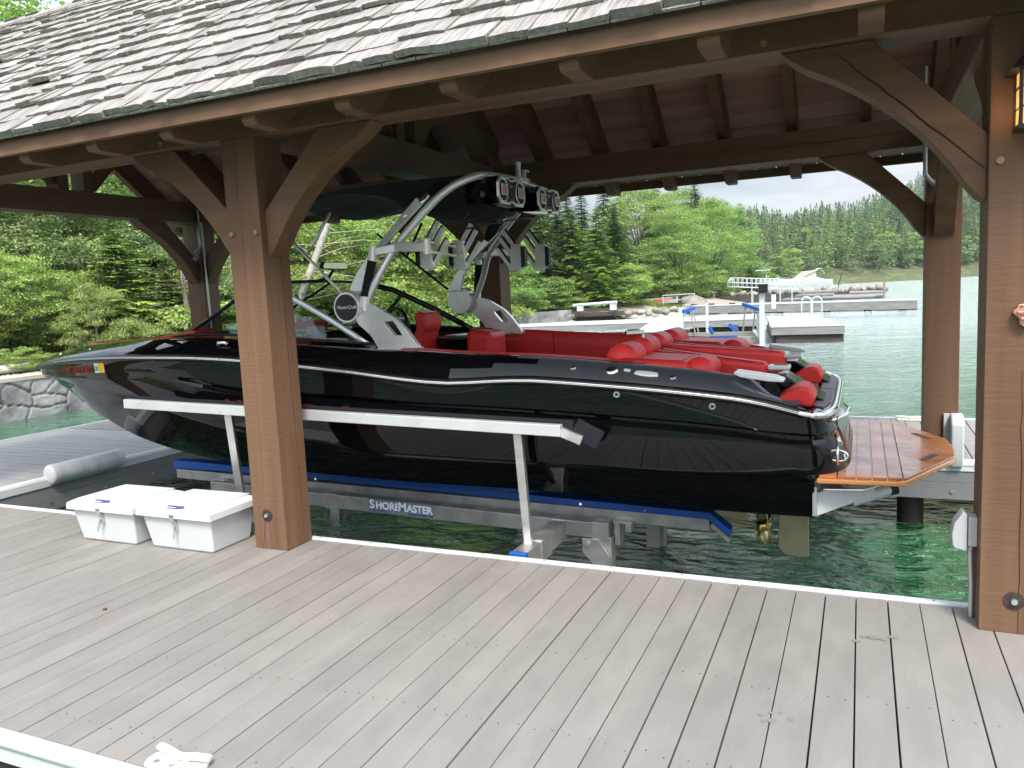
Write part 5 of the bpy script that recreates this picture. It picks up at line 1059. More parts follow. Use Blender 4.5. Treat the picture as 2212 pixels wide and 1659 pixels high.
m = MB(); m.prism([(-6.9, 1.18), (-6.1, 2.05), (-4.9, 2.12), (-4.7, 1.20)], 'y', 117.1, 118.9); m.build('canvas_top', mat('tan_canvas', (.42, .38, .30), .8), cr_, bevel=.06)
m = MB(); m.beam((-6.0, 117.0, 1.35), (-4.45, 117.0, 2.35), .06, .14); m.beam((-6.0, 119.0, 1.35), (-4.45, 119.0, 2.35), .06, .14); m.box(-4.7, -4.2, 117, 119, 2.32, 2.40); m.build('radar_arch', WHITEG, cr_); m = MB(); m.box(-3.25, -2.7, 117.3, 118.7, -.25, -.15); m.build('swim_step', WHITEG, cr_)
m = MB(); m.box(-8.9, -4.2, 116.97, 117.0, .62, .66); m.build('hull_stripe', mat('cruiser_stripe', (.25, .2, .15), .5), cr_); m = MB(); m.tube([(-10.2, 117.5, 1.25), (-8.6, 117.0, 1.25), (-7.2, 116.9, 1.25)], .03, 5); m.build('bow_rail', CHROME, cr_)
cr_.scale = (1.38, 1.38, 1.0); cr_.location = (-7.4, 118, -.15)
# jetty of logs and boulders
jt = thing('log_jetty', 'weathered grey log jetty below the boulders in front of the cruiser', 'jetty', (-5, 81, 0)); m = MB()
for k, (z, dy) in enumerate(((-.45, 0), (-.12, .3), (.18, .7))): m.tube([(-13.5, 83.5+dy, z+.05), (-8, 82+dy, z), (-2.5+k*.2, 80.6+dy, z), ], .19, 10)
m.tube([(-2.4, 80.2, -.3), (1.9, 80.5, -.35)], .2, 10); m.tube([(-1.0, 80.5, 0), (2.0, 80.8, -.05)], .18, 10); m.tube([(-3.3, 79.5, -.35), (1.2, 79.8, -.4)], .16, 10); m.build('logs', GWOOD, jt, smooth=True, angle=50)
m = MB(); m.box(-13.5, 1.8, 81.6, 84, -2, .1); m.build('fill', DWOOD, jt)
for x in (-9.6, -5.0, 1.95): m = MB(); m.tube([(x, 79.4, -2), (x, 79.4, .35 if x < 1 else .9)], .10, 8); m.build('piling', GWOOD, jt)
m = MB(); m.tube([(-2.2, 84, 0), (-1.7, 84, 1.9)], .05, 6); o = m.build('leaning_pole', DWOOD); tag(o, 'thin dark pole leaning out of the boulder jetty', 'pole')
ROCK = mat('granite_boulder', (.30, .27, .23), .9, var=.45, vscale=2.5, bump=.03, bscale=5, objr=.25)
def rock_mesh(seed, n=3):
    r_ = np.random.default_rng(seed); bm = bmesh.new(); bmesh.ops.create_icosphere(bm, subdivisions=n, radius=1)
    ds = r_.normal(size=(7, 3)); ds /= np.linalg.norm(ds, axis=1)[:, None]; of = r_.uniform(.62, .95, 7)
    for v in bm.verts:
        c = np.array(v.co)
        for d, o_ in zip(ds, of):
            k = c@d
            if k > o_: c = c-d*(k-o_)*.85
        c += .03*np.sin(c*9+seed)[[1, 2, 0]]; v.co = c*np.array([1, .8, .62])
    me = bpy.data.meshes.new('boulder'); bm.to_mesh(me); bm.free(); me.polygons.foreach_set('use_smooth', [True]*len(me.polygons)); me.materials.append(ROCK); return me
RM = [rock_mesh(s) for s in range(5)]
def boulder(x, y, z, s, lab, grp='boulders on the far jetty', nm='boulder'):
    o = bpy.data.objects.new(nm, RM[random.randrange(5)]); COL.objects.link(o); o.location = (x, y, z); o.rotation_euler = (random.uniform(-.3, .3), random.uniform(-.3, .3), random.uniform(0, 6)); o.scale = (s*random.uniform(.85, 1.2), s*random.uniform(.85, 1.15), s*random.uniform(.8, 1.15)); return tag(o, lab, 'boulder', grp)
for x, s in ((-8.9, .9), (-7.6, .75), (-6.2, 1.15), (-4.7, .85), (-3.6, .4), (-2.9, 1.0), (-2.1, .75), (-1.2, .5), (-.5, .9), (.2, .5), (1.0, .75), (1.75, .95), (-9.9, .6), (-11.0, .7), (-12.0, .5)): boulder(x, 82.2+random.uniform(-.2, .6), .22+s*.10, s*.8, 'grey brown boulder in the row along the far log jetty')
for x, y, s in ((-12.0, 62.6, 1.3), (-10.9, 62.9, .9), (-10.2, 62.4, .6)): boulder(x, y, float(ground_h(x, y)[0])*0-.25, s, 'large tan boulder on the gravel beach left of the neighbouring lift', 'boulders on the gravel beach')
for k in range(34):
    x = -18.6+k*.22+random.uniform(-.1, .1); y = 52.7+random.uniform(-.3, .4)+(0 if x < -14.4 else (x+14.4)*2.2); boulder(x, y, -.5+random.uniform(0, .35), random.uniform(.22, .42), 'grey riprap rock on the shore by the low timber crib', 'riprap rocks along the shore', 'riprap_rock')
tc_ = thing('timber_crib', 'weathered timber crib with a white pipe on top at the shoreline', 'crib', (-16.6, 52, 0)); m = MB(); m.beam((-18.3, 52.1, -.2), (-14.7, 51.8, -.15), .3, .3); m.beam((-18.2, 52.3, .15), (-15.2, 51.9, .1), .3, .2); m.box(-18.2, -15.5, 52.2, 53, -1, -.1); m.build('timbers', DWOOD, tc_)
m = MB(); m.tube([(-18.1, 51.2, .50), (-14.9, 50.9, .62)], .10, 8); m.box(-17.8, -17.4, 51.1, 51.4, .1, .45); m.box(-15.4, -15.0, 50.9, 51.2, .1, .52); m.build('white_pipe', WHITE_TRIM, tc_)
jb = thing('rowing_boat', 'small aluminium rowing boat with orange stripe pulled up on the gravel beach', 'rowing boat', (-15.4, 64.5, .2)); m = MB(); rows = []
for u in np.linspace(0, 1, 14): x = -17.1+3.4*u; h = .62*(1-u**3)**.6 if u < .99 else .02; rows.append([(x, 64.5-h, .48+.14*u), (x, 64.5-h*.8, .02+.1*u), (x, 64.5, -.02+.12*u), (x, 64.5+h*.8, .02+.1*u), (x, 64.5+h, .48+.14*u)])
m.grid(rows); m.poly(rows[0]); m.build('hull', ALUW, jb, smooth=True, angle=40); m = MB()
m.grid([[(r[0][0], r[0][1]-.02, r[0][2]-.10), (r[0][0], r[0][1]-.02+.05, r[0][2]-.28)] for r in rows[6:]]); m.build('orange_stripe', mat('orange_paint', (.75, .14, .03), .5), jb); m = MB(); m.box(-14.3, -13.8, 64.2, 64.8, .5, .6); m.build('blue_cover', BLUEP, jb)
ra = thing('pipe_railing', 'short white pipe railing on the gravel beach by the tan boulders', 'railing', (-13, 61, 0)); m = MB(); m.tube([(-14.6, 63.0, -.1), (-14.6, 63.0, .75), (-11.9, 62.2, .8), (-11.9, 62.2, -.1)], .04, 6); m.tube([(-14.6, 63, .35), (-11.9, 62.2, .4)], .03, 6); m.build('pipes', WHITE_TRIM, ra)

# ================================================================== stone retaining walls, log, pebbles
STONE = mat('split_stone', (.25, .245, .24), .85, var=.6, vscale=1.6, bump=.02, bscale=8, spots=(1.3, .62, (.20, .18, .165)))
def stone_wall(name, lab, P, Q, z0, z1, cell=.62, res=.03, depth=.07, cap=True):
    P, Q = Vector((*P, 0)), Vector((*Q, 0)); L_ = (Q-P).length; d = (Q-P).normalized(); n = Vector((d.y, -d.x, 0)); H_ = z1-z0
    nu, nv = int(L_/res), max(4, int(H_/res)); r_ = np.random.default_rng(5); k = int(L_*H_/(cell*cell*.6))+4; pts = np.stack([r_.uniform(-.3, L_+.3, k), r_.uniform(-.2, H_+.2, k)*1.25], -1)
    U, V = np.meshgrid(np.linspace(0, L_, nu), np.linspace(0, H_, nv), indexing='ij'); A = np.stack([U.ravel(), V.ravel()*1.25], -1); A = A+.05*np.sin(A[:, ::-1]*7); h = np.empty(len(A))
    for a in range(0, len(A), 4000): D = np.sqrt(((A[a:a+4000, None]-pts)**2).sum(-1)); D.sort(1); e = D[:, 1]-D[:, 0]; h[a:a+4000] = -depth*(1-np.clip(e/.035, 0, 1))+.015*np.sin(D[:, 2]*7)
    h = h.reshape(U.shape); m = MB(); rows = []
    for i in range(nu): rows.append([tuple(P+d*U[i, j]+n*(h[i, j]-.03)+Vector((0, 0, z0+V[i, j]))) for j in range(nv)])
    m.grid(rows); t = thing(name, lab, 'stone wall', ((P.x+Q.x)/2, (P.y+Q.y)/2, z0)); m.build('stone_face', STONE, t, smooth=True)
    if cap: m = MB(); a, b = P-n*.02, Q-n*.02; m.beam((a.x-n.x*.35, a.y-n.y*.35, z1+.02), (b.x-n.x*.35, b.y-n.y*.35, z1+.02), .72, .10); m.build('coping', mat('tan_coping', (.42, .36, .29), .85, var=.2, vscale=1.5), t, bevel=.015)
stone_wall('stone_wall', 'grey split stone retaining wall with tan coping at the left bank', (-16.68, 6), (-16.72, 17.5), -.9, .26)
stone_wall('stone_wall', 'low grey stone wall on the shore beyond the long dock', (-24.2, 38), (-18.7, 52.6), -.9, .18, .5, .09, cap=False)
m = MB(); m.tube(spline([(-17.9, 9.0, .42), (-17.8, 10.2, .44), (-17.75, 11.6, .45), (-17.8, 12.6, .44)], 5), .10, 12); o = m.build('driftwood_log', mat('bleached_log', (.66, .62, .54), .8, var=.2, vscale=5), smooth=True); tag(o, 'bleached white driftwood log lying on top of the left stone wall', 'log')
m = MB()
for k in range(420):
    x = random.uniform(-17.75, -17.1); y = random.uniform(8, 14.5); r0 = random.uniform(.02, .055); a = random.uniform(0, 6)
    vs = [(x+r0*math.cos(a+t_)*q, y+r0*math.sin(a+t_)*q, .30+zz*r0) for zz, q in ((0, 1), (.7, .7)) for t_ in (0, 1.57, 3.14, 4.71)]; m.add(vs, [(0,1,5,4),(1,2,6,5),(2,3,7,6),(3,0,4,7),(4,5,6,7)])
o = m.build('pebbles', mat('pebble', (.40, .34, .29), .85, island=.4)); tag(o, 'loose pebbles behind the coping of the left stone wall', 'pebbles', kind='stuff')
BEACH = mat('gravel_beach', (.36, .31, .25), .95, var=.25, vscale=1.5, spots=(12, .6, (.22, .19, .16)))
m = MB(); rows = []; sh2 = SHORE[4:16]
for i in range(len(sh2)-1):
    a, b = Vector((*sh2[i], 0)), Vector((*sh2[i+1], 0)); n_ = max(2, int((b-a).length/2.5)); d = (b-a).normalized(); nn = Vector((-d.y, d.x, 0))
    for k in range(n_):
        p = a.lerp(b, k/n_); row = []
        for w_ in (-.3, .3, 1.0, 1.8, 2.8, 3.8): q = p+nn*w_*(1+.3*math.sin(p.y*.7)); row.append((q.x, q.y, float(ground_h(q.x, q.y)[0])+.05))
        rows.append(row)
m.grid(rows); tag(m.build('beach', BEACH, smooth=True), 'pale gravel beach along the shoreline', 'beach', kind='structure')
# ================================================================== vegetation
def leaf_mat(name, col, trans=.35, isl=.35, obj=.12, col2=None):
    m = bpy.data.materials.new(name); m.use_nodes = True; t = m.node_tree; t.nodes.clear(); l = t.links.new
    o = t.nodes.new('ShaderNodeOutputMaterial'); d = t.nodes.new('ShaderNodeBsdfDiffuse'); tr = t.nodes.new('ShaderNodeBsdfTranslucent'); mx = t.nodes.new('ShaderNodeMixShader'); mx.inputs[0].default_value = trans
    gl = t.nodes.new('ShaderNodeBsdfGlossy'); gl.inputs['Roughness'].default_value = .45; gl.inputs['Color'].default_value = (.6, .65, .6, 1); m2 = t.nodes.new('ShaderNodeMixShader'); m2.inputs[0].default_value = .05
    g = t.nodes.new('ShaderNodeNewGeometry'); oi = t.nodes.new('ShaderNodeObjectInfo'); tc = t.nodes.new('ShaderNodeTexCoord')
    n = t.nodes.new('ShaderNodeTexNoise'); n.inputs['Scale'].default_value = 7; l(tc.outputs['Object'], n.inputs['Vector'])
    r = t.nodes.new('ShaderNodeValToRGB'); r.color_ramp.elements[0].position = .35; r.color_ramp.elements[1].position = .65
    c2 = col2 or (col[0]*.62, col[1]*.68, col[2]*.7); r.color_ramp.elements[0].color = (*c2, 1); r.color_ramp.elements[1].color = (*col, 1); l(n.outputs['Fac'], r.inputs[0])
    a = t.nodes.new('ShaderNodeMapRange'); a.inputs['To Min'].default_value = 1-isl; a.inputs['To Max'].default_value = 1+isl; l(g.outputs['Random Per Island'], a.inputs['Value'])
    b = t.nodes.new('ShaderNodeMapRange'); b.inputs['To Min'].default_value = 1-obj*1.6; b.inputs['To Max'].default_value = 1+obj*1.6; l(oi.outputs['Random'], b.inputs['Value'])
    mu = t.nodes.new('ShaderNodeMath'); mu.operation = 'MULTIPLY'; l(a.outputs[0], mu.inputs[0]); l(b.outputs[0], mu.inputs[1])
    hu = t.nodes.new('ShaderNodeMapRange'); hu.inputs['To Min'].default_value = .5-obj*.13; hu.inputs['To Max'].default_value = .5+obj*.13; l(oi.outputs['Random'], hu.inputs['Value'])
    h = t.nodes.new('ShaderNodeHueSaturation'); l(hu.outputs[0], h.inputs['Hue']); l(mu.outputs[0], h.inputs['Value']); l(r.outputs[0], h.inputs['Color'])
    for s in (d, tr): l(h.outputs[0], s.inputs['Color'])
    l(d.outputs[0], mx.inputs[1]); l(tr.outputs[0], mx.inputs[2]); l(mx.outputs[0], m2.inputs[1]); l(gl.outputs[0], m2.inputs[2]); l(m2.outputs[0], o.inputs['Surface']); return m
LF_BRIGHT = leaf_mat('bright_leaf', (.33, .44, .095), .5); LF_MID = leaf_mat('mid_leaf', (.28, .40, .09), .48); LF_WIL = leaf_mat('willow_leaf', (.34, .43, .12), .48); LF_FIR = leaf_mat('fir_needle', (.14, .22, .06), .32, .3); LF_FIRB = leaf_mat('young_fir_needle', (.38, .52, .085), .35, .4, col2=(.10, .18, .04)); LF_HILL = leaf_mat('hillside_fir_needle', (.13, .20, .065), .3, .35); LF_HILLB = leaf_mat('hillside_leaf', (.22, .31, .09), .35); LF_PALE = leaf_mat('pale_leaf', (.36, .46, .17), .45); LF_DEAD = leaf_mat('dead_needle', (.20, .12, .07), .1, .3); LF_GREY = leaf_mat('grey_dead_needle', (.13, .125, .09), .1, .3)
BARK = mat('grey_bark', (.16, .135, .11), .9, var=.4, vscale=9, vstretch=(1, 1, .3), bump=.01, bscale=30)
BARKP = mat('pale_bark', (.38, .35, .31), .85, var=.3, vscale=7)
def quads_mesh(C, T, W, mt, name='foliage'):
    """C centres, T half length vectors, W half width vectors -> one quad each (a rhomb-ended leaf)"""
    n = len(C); V = np.empty((n, 4, 3), np.float32); V[:, 0] = C-T; V[:, 1] = C+W-T*.1; V[:, 2] = C+T; V[:, 3] = C-W-T*.1
    me = bpy.data.meshes.new(name); me.vertices.add(n*4); me.vertices.foreach_set('co', V.ravel()); me.loops.add(n*4); me.loops.foreach_set('vertex_index', np.arange(n*4, dtype=np.int32))
    me.polygons.add(n); me.polygons.foreach_set('loop_start', np.arange(n, dtype=np.int32)*4); me.polygons.foreach_set('loop_total', np.full(n, 4, np.int32)); me.update(calc_edges=True); me.materials.append(mt); return me
def unit(v): return v/np.linalg.norm(v, axis=-1, keepdims=True)
def orient(C, Nn, size, asp, rg):
    n = len(C); a = unit(rg.normal(size=(n, 3))); T = unit(a-(a*Nn).sum(1)[:, None]*Nn); W = np.cross(Nn, T); s = (size*rg.uniform(.6, 1.4, n))[:, None]; return C, T*s, W*s*asp
def decid(seed, nleaf, nclump, leaf, mt, shape=(.42, .5), low=.12, asp=.5, droop=0.0, clr=.13, top=1.0):
    rg = np.random.default_rng(seed); C = []; Nn = []; per = nleaf//nclump
    ct = []
    while len(ct) < nclump:
        p = rg.uniform(-1, 1, 3)
        if 1 > np.linalg.norm(p) > .35+.3*rg.random():
            z = low+(1-low)*(.5+.5*p[2]); w_ = shape[0]*(1-.35*max(0, (z-.6)/.4)**1.5)*(1 if z > .3 else .75+.8*(z-low)); ct.append((p[0]*w_, p[1]*w_, z*top))
    ct = np.array(ct); ct += rg.normal(0, .02, ct.shape); mid = np.array([0, 0, .5])
    for c in ct:
        r0 = clr*rg.uniform(.6, 1.35); k = int(per*rg.uniform(.6, 1.4)); d = unit(rg.normal(size=(k, 3))); d[:, 2] = np.abs(d[:, 2])*.9-.35*rg.random(k); q = rg.uniform(.45, 1.12, k)[:, None]
        P_ = c+d*q*r0*np.array([1.15, 1.15, .75]); C.append(P_); nn = unit(d*.7+rg.normal(0, .55, (k, 3))+np.array([0, 0, .55])); Nn.append(nn)
    C = np.concatenate(C); Nn = np.concatenate(Nn); C, T, W = orient(C, Nn, leaf, asp, rg)
    if droop: T[:, 2] -= droop*np.linalg.norm(T, axis=1)
    fo = quads_mesh(C, T, W, mt); m = MB(); m.tube(spline([(0, 0, -.06), (.01, 0, .15), (-.01, .01, .4), (.01, 0, .72)], 4), .02, 7, rad=list(np.linspace(.022, .006, 13)))
    for c in ct[rg.choice(nclump, min(nclump, 16), False)]:
        z0 = max(.08, c[2]*.45); a = Vector((0, 0, z0)); b = Vector(c); m.tube([a, a.lerp(b, .5)+Vector((0, 0, -.015)), b], .006, 5, rad=[.010, .006, .002])
    return fo, m
def fir(seed, mt, whorls=30, br=8, wid=.22, steps=9, spray=.30, droop=.25, base=.06, ragged=.25, bare=0.0, nw=.16):
    rg = np.random.default_rng(seed); C = []; T = []; W = []; mb = MB(); mb.tube([(0, 0, -.05), (0, 0, .5), (0, 0, 1.0)], .01, 6, rad=[.016, .009, .001])
    for i in range(whorls):
        z = base+(1-base)*(i/whorls)**.92; L0 = wid*(1-z)**.78*(1+.0*i)+.012; nb = br if z < .8 else max(4, br-3)
        for k in range(nb):
            if rg.random() < bare: continue
            a = rg.uniform(0, 2*math.pi); L_ = L0*rg.uniform(1-ragged*1.3, 1+ragged); d = np.array([math.cos(a), math.sin(a), 0]); sd = np.array([-d[1], d[0], 0]); zz = z+rg.uniform(-.5, .5)/whorls
            if rg.random() < .12: mb.tube([(0, 0, zz), tuple(d*L_*.8+np.array([0, 0, zz-droop*L_*.5]))], .002, 4, rad=[.003, .001])
            for s in range(steps):
                u = (s+.6)/steps; p = d*L_*u+np.array([0, 0, zz+L_*(.10*u-droop*u*u)]); w_ = spray*L_*(1-.75*u)+.008
                for side in (-1, 1):
                    if rg.random() < .1: continue
                    dr = unit((d*.75+sd*side*rg.uniform(.6, 1.1)+np.array([0, 0, rg.uniform(-.35, .05)]))[None])[0]; wl = w_*rg.uniform(.7, 1.2); nrm = np.array([rg.normal(0, .25), rg.normal(0, .25), 1.0]); wd = unit(np.cross(nrm, dr)[None])[0]*max(.002, wl*nw)
                    C.append(p+dr*wl*.5); T.append(dr*wl*.55); W.append(wd)
                C.append(p+d*L_*.06); T.append(d*L_*.09+np.array([0, 0, -.01*L_])); W.append(sd*max(.003, L_*.02))
    return quads_mesh(np.array(C), np.array(T), np.array(W), mt), mb
KINDS = {}
def kind(key, pair, bark=BARK):
    fo, mb = pair; me = bpy.data.meshes.new('trunk'); me.from_pydata([tuple(v) for v in mb.v], [], mb.f); me.materials.append(bark); me.polygons.foreach_set('use_smooth', [True]*len(me.polygons)); KINDS[key] = (fo, me)
kind('bush_bright', decid(1, 15000, 90, .0135, LF_BRIGHT, (.55, .5), .04, .55, clr=.12)); kind('bush_willow', decid(2, 15000, 80, .017, LF_WIL, (.52, .5), .04, .26, .5, clr=.12)); kind('bush_mid', decid(3, 11000, 70, .015, LF_MID, (.55, .5), .03, .55, clr=.14))
kind('maple', decid(4, 6500, 34, .021, LF_BRIGHT, (.5, .5), .05, .8, .1, clr=.13)); kind('tree_mid', decid(5, 30000, 150, .0062, LF_MID, (.30, .5), .14, .6, clr=.085)); kind('tree_bright', decid(6, 30000, 140, .0065, LF_BRIGHT, (.32, .5), .12, .6, clr=.09)); kind('tree_pale', decid(7, 28000, 130, .0062, LF_PALE, (.40, .5), .06, .5, clr=.10))
kind('tree_far', decid(8, 3000, 46, .022, LF_HILLB, (.34, .5), .05, .7, clr=.11)); kind('tree_far_b', decid(9, 3000, 46, .022, LF_BRIGHT, (.34, .5), .05, .7, clr=.11))
kind('fir_near', fir(11, LF_FIRB, 19, 14, .36, 15, .32, .12, .05, .22, nw=.17)); kind('fir_dark', fir(12, LF_FIR, 40, 12, .23, 12, .34, .32, nw=.14)); kind('fir_mid', fir(13, LF_FIRB, 38, 12, .24, 11, .36, .25, nw=.14)); kind('fir_far', fir(14, LF_HILL, 22, 7, .17, 5, .42, .4)); kind('fir_far_b', fir(15, LF_FIRB, 20, 7, .20, 5, .42, .35, ragged=.4)); kind('fir_dead', fir(16, LF_DEAD, 20, 7, .22, 6, .3, .3, bare=.35)); kind('fir_grey', fir(17, LF_GREY, 24, 7, .17, 5, .35, .35, bare=.25))
def plant(key, x, y, h, lab=None, cat='tree', grp=None, nm='tree', wide=1.0, z=None, lean=0.0):
    fo, tr = KINDS[key]; e = bpy.data.objects.new(nm, None); COL.objects.link(e); e.location = (x, y, (float(ground_h(x, y)[0]) if z is None else z)-.05); e.rotation_euler = (lean, 0, random.uniform(0, 6.28)); e.scale = (h*wide, h*wide*random.uniform(.92, 1.08), h)
    for n_, me in (('crown', fo), ('trunk', tr)): o = bpy.data.objects.new(n_, me); COL.objects.link(o); o.parent = e
    return tag(e, lab, cat, grp)
camp = Vector((0, 0, 1.65))
def col(px, dist, top=None):
    """ground position at a bearing (photograph column near the horizon) and distance; height of a crown reaching up to row top"""
    hy = 593+(1860-px)*.0486; r = _f+_r*((px-1106)/FOC)-_u2*((hy-829.5)/FOC); r2 = Vector((r.x, r.y, 0)).normalized(); p = Vector((r2.x*dist, r2.y*dist, 0)); dep = Vector((p.x, p.y, 0)).dot(_f)
    g = float(ground_h(p.x, p.y)[0])
    if top is None: return p.x, p.y, g, None
    zt_ = 1.65+(hy-top)/FOC*dep/1.0; return p.x, p.y, g, max(zt_-g, .5)
def P(key, px, dist, top, lab=None, cat='tree', grp=None, nm='tree', wide=1.0):
    x, y, g, h = col(px, dist, top); return plant(key, x, y, h, lab, cat, grp, nm, wide, z=g)
KL = {'tree_bright': 'bright leafy tree', 'tree_mid': 'mid green leafy tree', 'tree_pale': 'pale green leafy tree', 'fir_dark': 'dark spruce', 'fir_mid': 'yellow-green fir', 'fir_grey': 'grey dying fir', 'bush_bright': 'low rounded bright tree', 'bush_mid': 'low rounded dark tree', 'tree_far': 'small leafy tree', 'fir_dead': 'rust brown dead fir'}
# left bank
P('bush_bright', 20, 24.5, 520, 'bright yellow-green bush at the left edge above the stone wall', 'bush', None, 'bush', 1.0)
P('bush_bright', -50, 23.5, 600, 'low bright bush at the far left edge by the driftwood log', 'bush', None, 'bush', 1.1)
P('bush_bright', 115, 24.5, 560, 'round bright bush right of the leftmost bush above the bow tip', 'bush', None, 'bush', 1.05)
P('bush_willow', 205, 23.0, 610, 'willow bush with narrow drooping leaves behind the bow', 'bush', None, 'bush', .95)
P('bush_willow', 285, 23.0, 690, 'low willow shrub behind the red bow cushions', 'bush', None, 'bush', 1.15)
P('maple', 385, 23.5, 665, 'small broad-leaved maple shrub left of the far left timber post', 'bush', None, 'bush', 1.1); P('maple', 465, 24.5, 655, 'low maple shrub right behind the far left timber post', 'bush', None, 'bush', 1.2); P('maple', 335, 24, 690, 'small maple sapling low behind the bow deck', 'bush', None, 'bush', 1.0)
P('fir_near', 262, 24.6, 455, 'young fir with layered bright green boughs behind the bow', 'fir tree', None, 'fir_tree', 1.12); P('fir_near', 372, 25, 545, 'shorter young fir beside the bare grey trunk', 'fir tree', None, 'fir_tree', 1.3); P('fir_dark', 420, 28, 430, 'dark fir partly hidden by the far left timber post', 'fir tree', None, 'fir_tree', 1.2); P('fir_dark', 340, 30, 440, 'dark fir behind the young fir on the left bank', 'fir tree', None, 'fir_tree', 1.2)
for px, d, top, k in [(-30, 34, 60, 'tree_bright'), (30, 31, -10, 'tree_bright'), (95, 36, 120, 'tree_bright'), (160, 31, 330, 'tree_pale'), (110, 30, 420, 'tree_pale'), (450, 29, 470, 'tree_pale'), (60, 29, 330, 'tree_pale'), (230, 38, 200, 'tree_mid'), (310, 40, 250, 'tree_pale'), (390, 37, 280, 'tree_mid'), (460, 36, 300, 'tree_bright'), (520, 42, 300, 'tree_mid'), (130, 44, 60, 'fir_dark'), (200, 46, 80, 'fir_dark'), (-80, 40, 0, 'fir_dark'), (10, 45, -40, 'tree_mid'), (280, 48, 150, 'fir_dark'), (360, 50, 200, 'tree_mid'), (560, 46, 300, 'fir_dark'), (440, 50, 220, 'fir_dark')]:
    kl = KL[k]; P(k, px, d, top, 'tall '+kl+' in the dense wood behind the left bank', 'tree', 'tall '+kl+'s behind the left bank', 'tree', 1.25)
sg = thing('dead_tree', 'pale leaning dead tree trunk with bare twigs seen under the canopy', 'dead tree', (-15.8, 27, 0)); x0, y0, g0, _ = col(585, 31)
b0 = Vector((x0, y0, g0)); x1, y1, _, _ = col(735, 31); d1 = Vector((x1-x0, y1-y0, 0)); m = MB(); m.tube(spline([b0, b0+d1*.35+Vector((0, 0, 1.9)), b0+d1*.62+Vector((0, 0, 3.4)), b0+d1*1.0+Vector((0, 0, 5.6))], 4), .2, 10, rad=list(np.linspace(.19, .10, 13))); m.build('trunk', BARKP, sg, smooth=True)
m = MB()
for k in range(11):
    u = random.uniform(.35, 1); a = b0+d1*u+Vector((0, 0, 5.2*u)); L_ = random.uniform(1.4, 3.4); dd = (d1.normalized()*random.choice([1, 1, -.6])+Vector((random.uniform(-.3, .3), random.uniform(-.3, .3), random.uniform(-.25, .35)))).normalized(); m.tube([a, a+dd*L_*.5+Vector((0, 0, .12)), a+dd*L_], .02, 5, rad=[.016, .010, .003])
m.build('branches', BARKP, sg)
x0, y0, g0, _ = col(398, 24); m = MB(); m.tube(spline([(x0, y0, g0), (x0+.1, y0, g0+1.8), (x0+.05, y0, g0+3.6)], 5), .09, 8, rad=list(np.linspace(.10, .05, 11)))
for k in range(26): z = g0+random.uniform(.3, 3.2); a = random.uniform(0, 6.28); L_ = random.uniform(.4, 1.3); m.tube([(x0+.08, y0, z), (x0+.08+math.cos(a)*L_, y0+math.sin(a)*L_, z+random.uniform(-.1, .5))], .008, 4, rad=[.014, .004])
o = m.build('bare_trunk', BARK, smooth=True); tag(o, 'bare grey tree trunk with thin twigs left of the far left timber post', 'dead tree')
for px, d, tp in [(-30, 21.3, 760), (30, 21.5, 740), (85, 21.6, 755), (140, 21.8, 760), (190, 21.9, 750), (240, 22.0, 745)]: P('bush_bright', px, d, tp, 'low leafy shrub behind the driftwood log on the left bank', 'shrub', 'low shrubs behind the driftwood log', 'shrub', 1.4)
# undergrowth low on the bank
for k in range(46):
    px = random.uniform(-60, 620); d = random.uniform(29, 36); x, y, g, _ = col(px, d); plant(random.choice(['bush_bright', 'bush_mid', 'maple', 'bush_mid']), x, y, random.uniform(1.0, 2.2), 'leafy undergrowth shrub on the left bank', 'shrub', 'undergrowth shrubs on the left bank', 'shrub', 1.5, z=g)
# bright slope seen through the boat
for px, d, top, k in [(640, 36, 470, 'tree_bright'), (700, 38, 400, 'tree_bright'), (770, 40, 430, 'bush_bright'), (840, 42, 420, 'tree_bright'), (900, 43, 470, 'bush_bright'), (960, 45, 440, 'tree_bright'), (1020, 47, 430, 'tree_mid'), (1075, 52, 470, 'tree_mid'), (680, 33, 570, 'bush_bright'), (750, 34, 590, 'bush_bright'), (820, 36, 600, 'bush_bright'), (880, 38, 590, 'bush_bright'), (940, 40, 600, 'bush_mid'), (1000, 43, 600, 'bush_bright'), (1050, 50, 560, 'bush_mid'), (600, 34, 560, 'bush_bright'), (560, 32, 600, 'bush_bright'), (500, 31, 590, 'bush_mid')]:
    kl = KL[k]; P(k, px, d, top, kl+' on the slope seen above the boat', 'tree', kl+'s on the slope behind the boat', 'tree', 1.35)
for k in range(22): px = random.uniform(600, 1090); d = random.uniform(30, 45); x, y, g, _ = col(px, d); s_ = float(shore_d(x, y)[0]); (plant('bush_bright', x, y, random.uniform(1.3, 2.4), 'bright shrub low on the slope behind the boat', 'shrub', 'bright shrubs behind the boat', 'shrub', 1.5, z=g) if s_ > 1.5 else None)
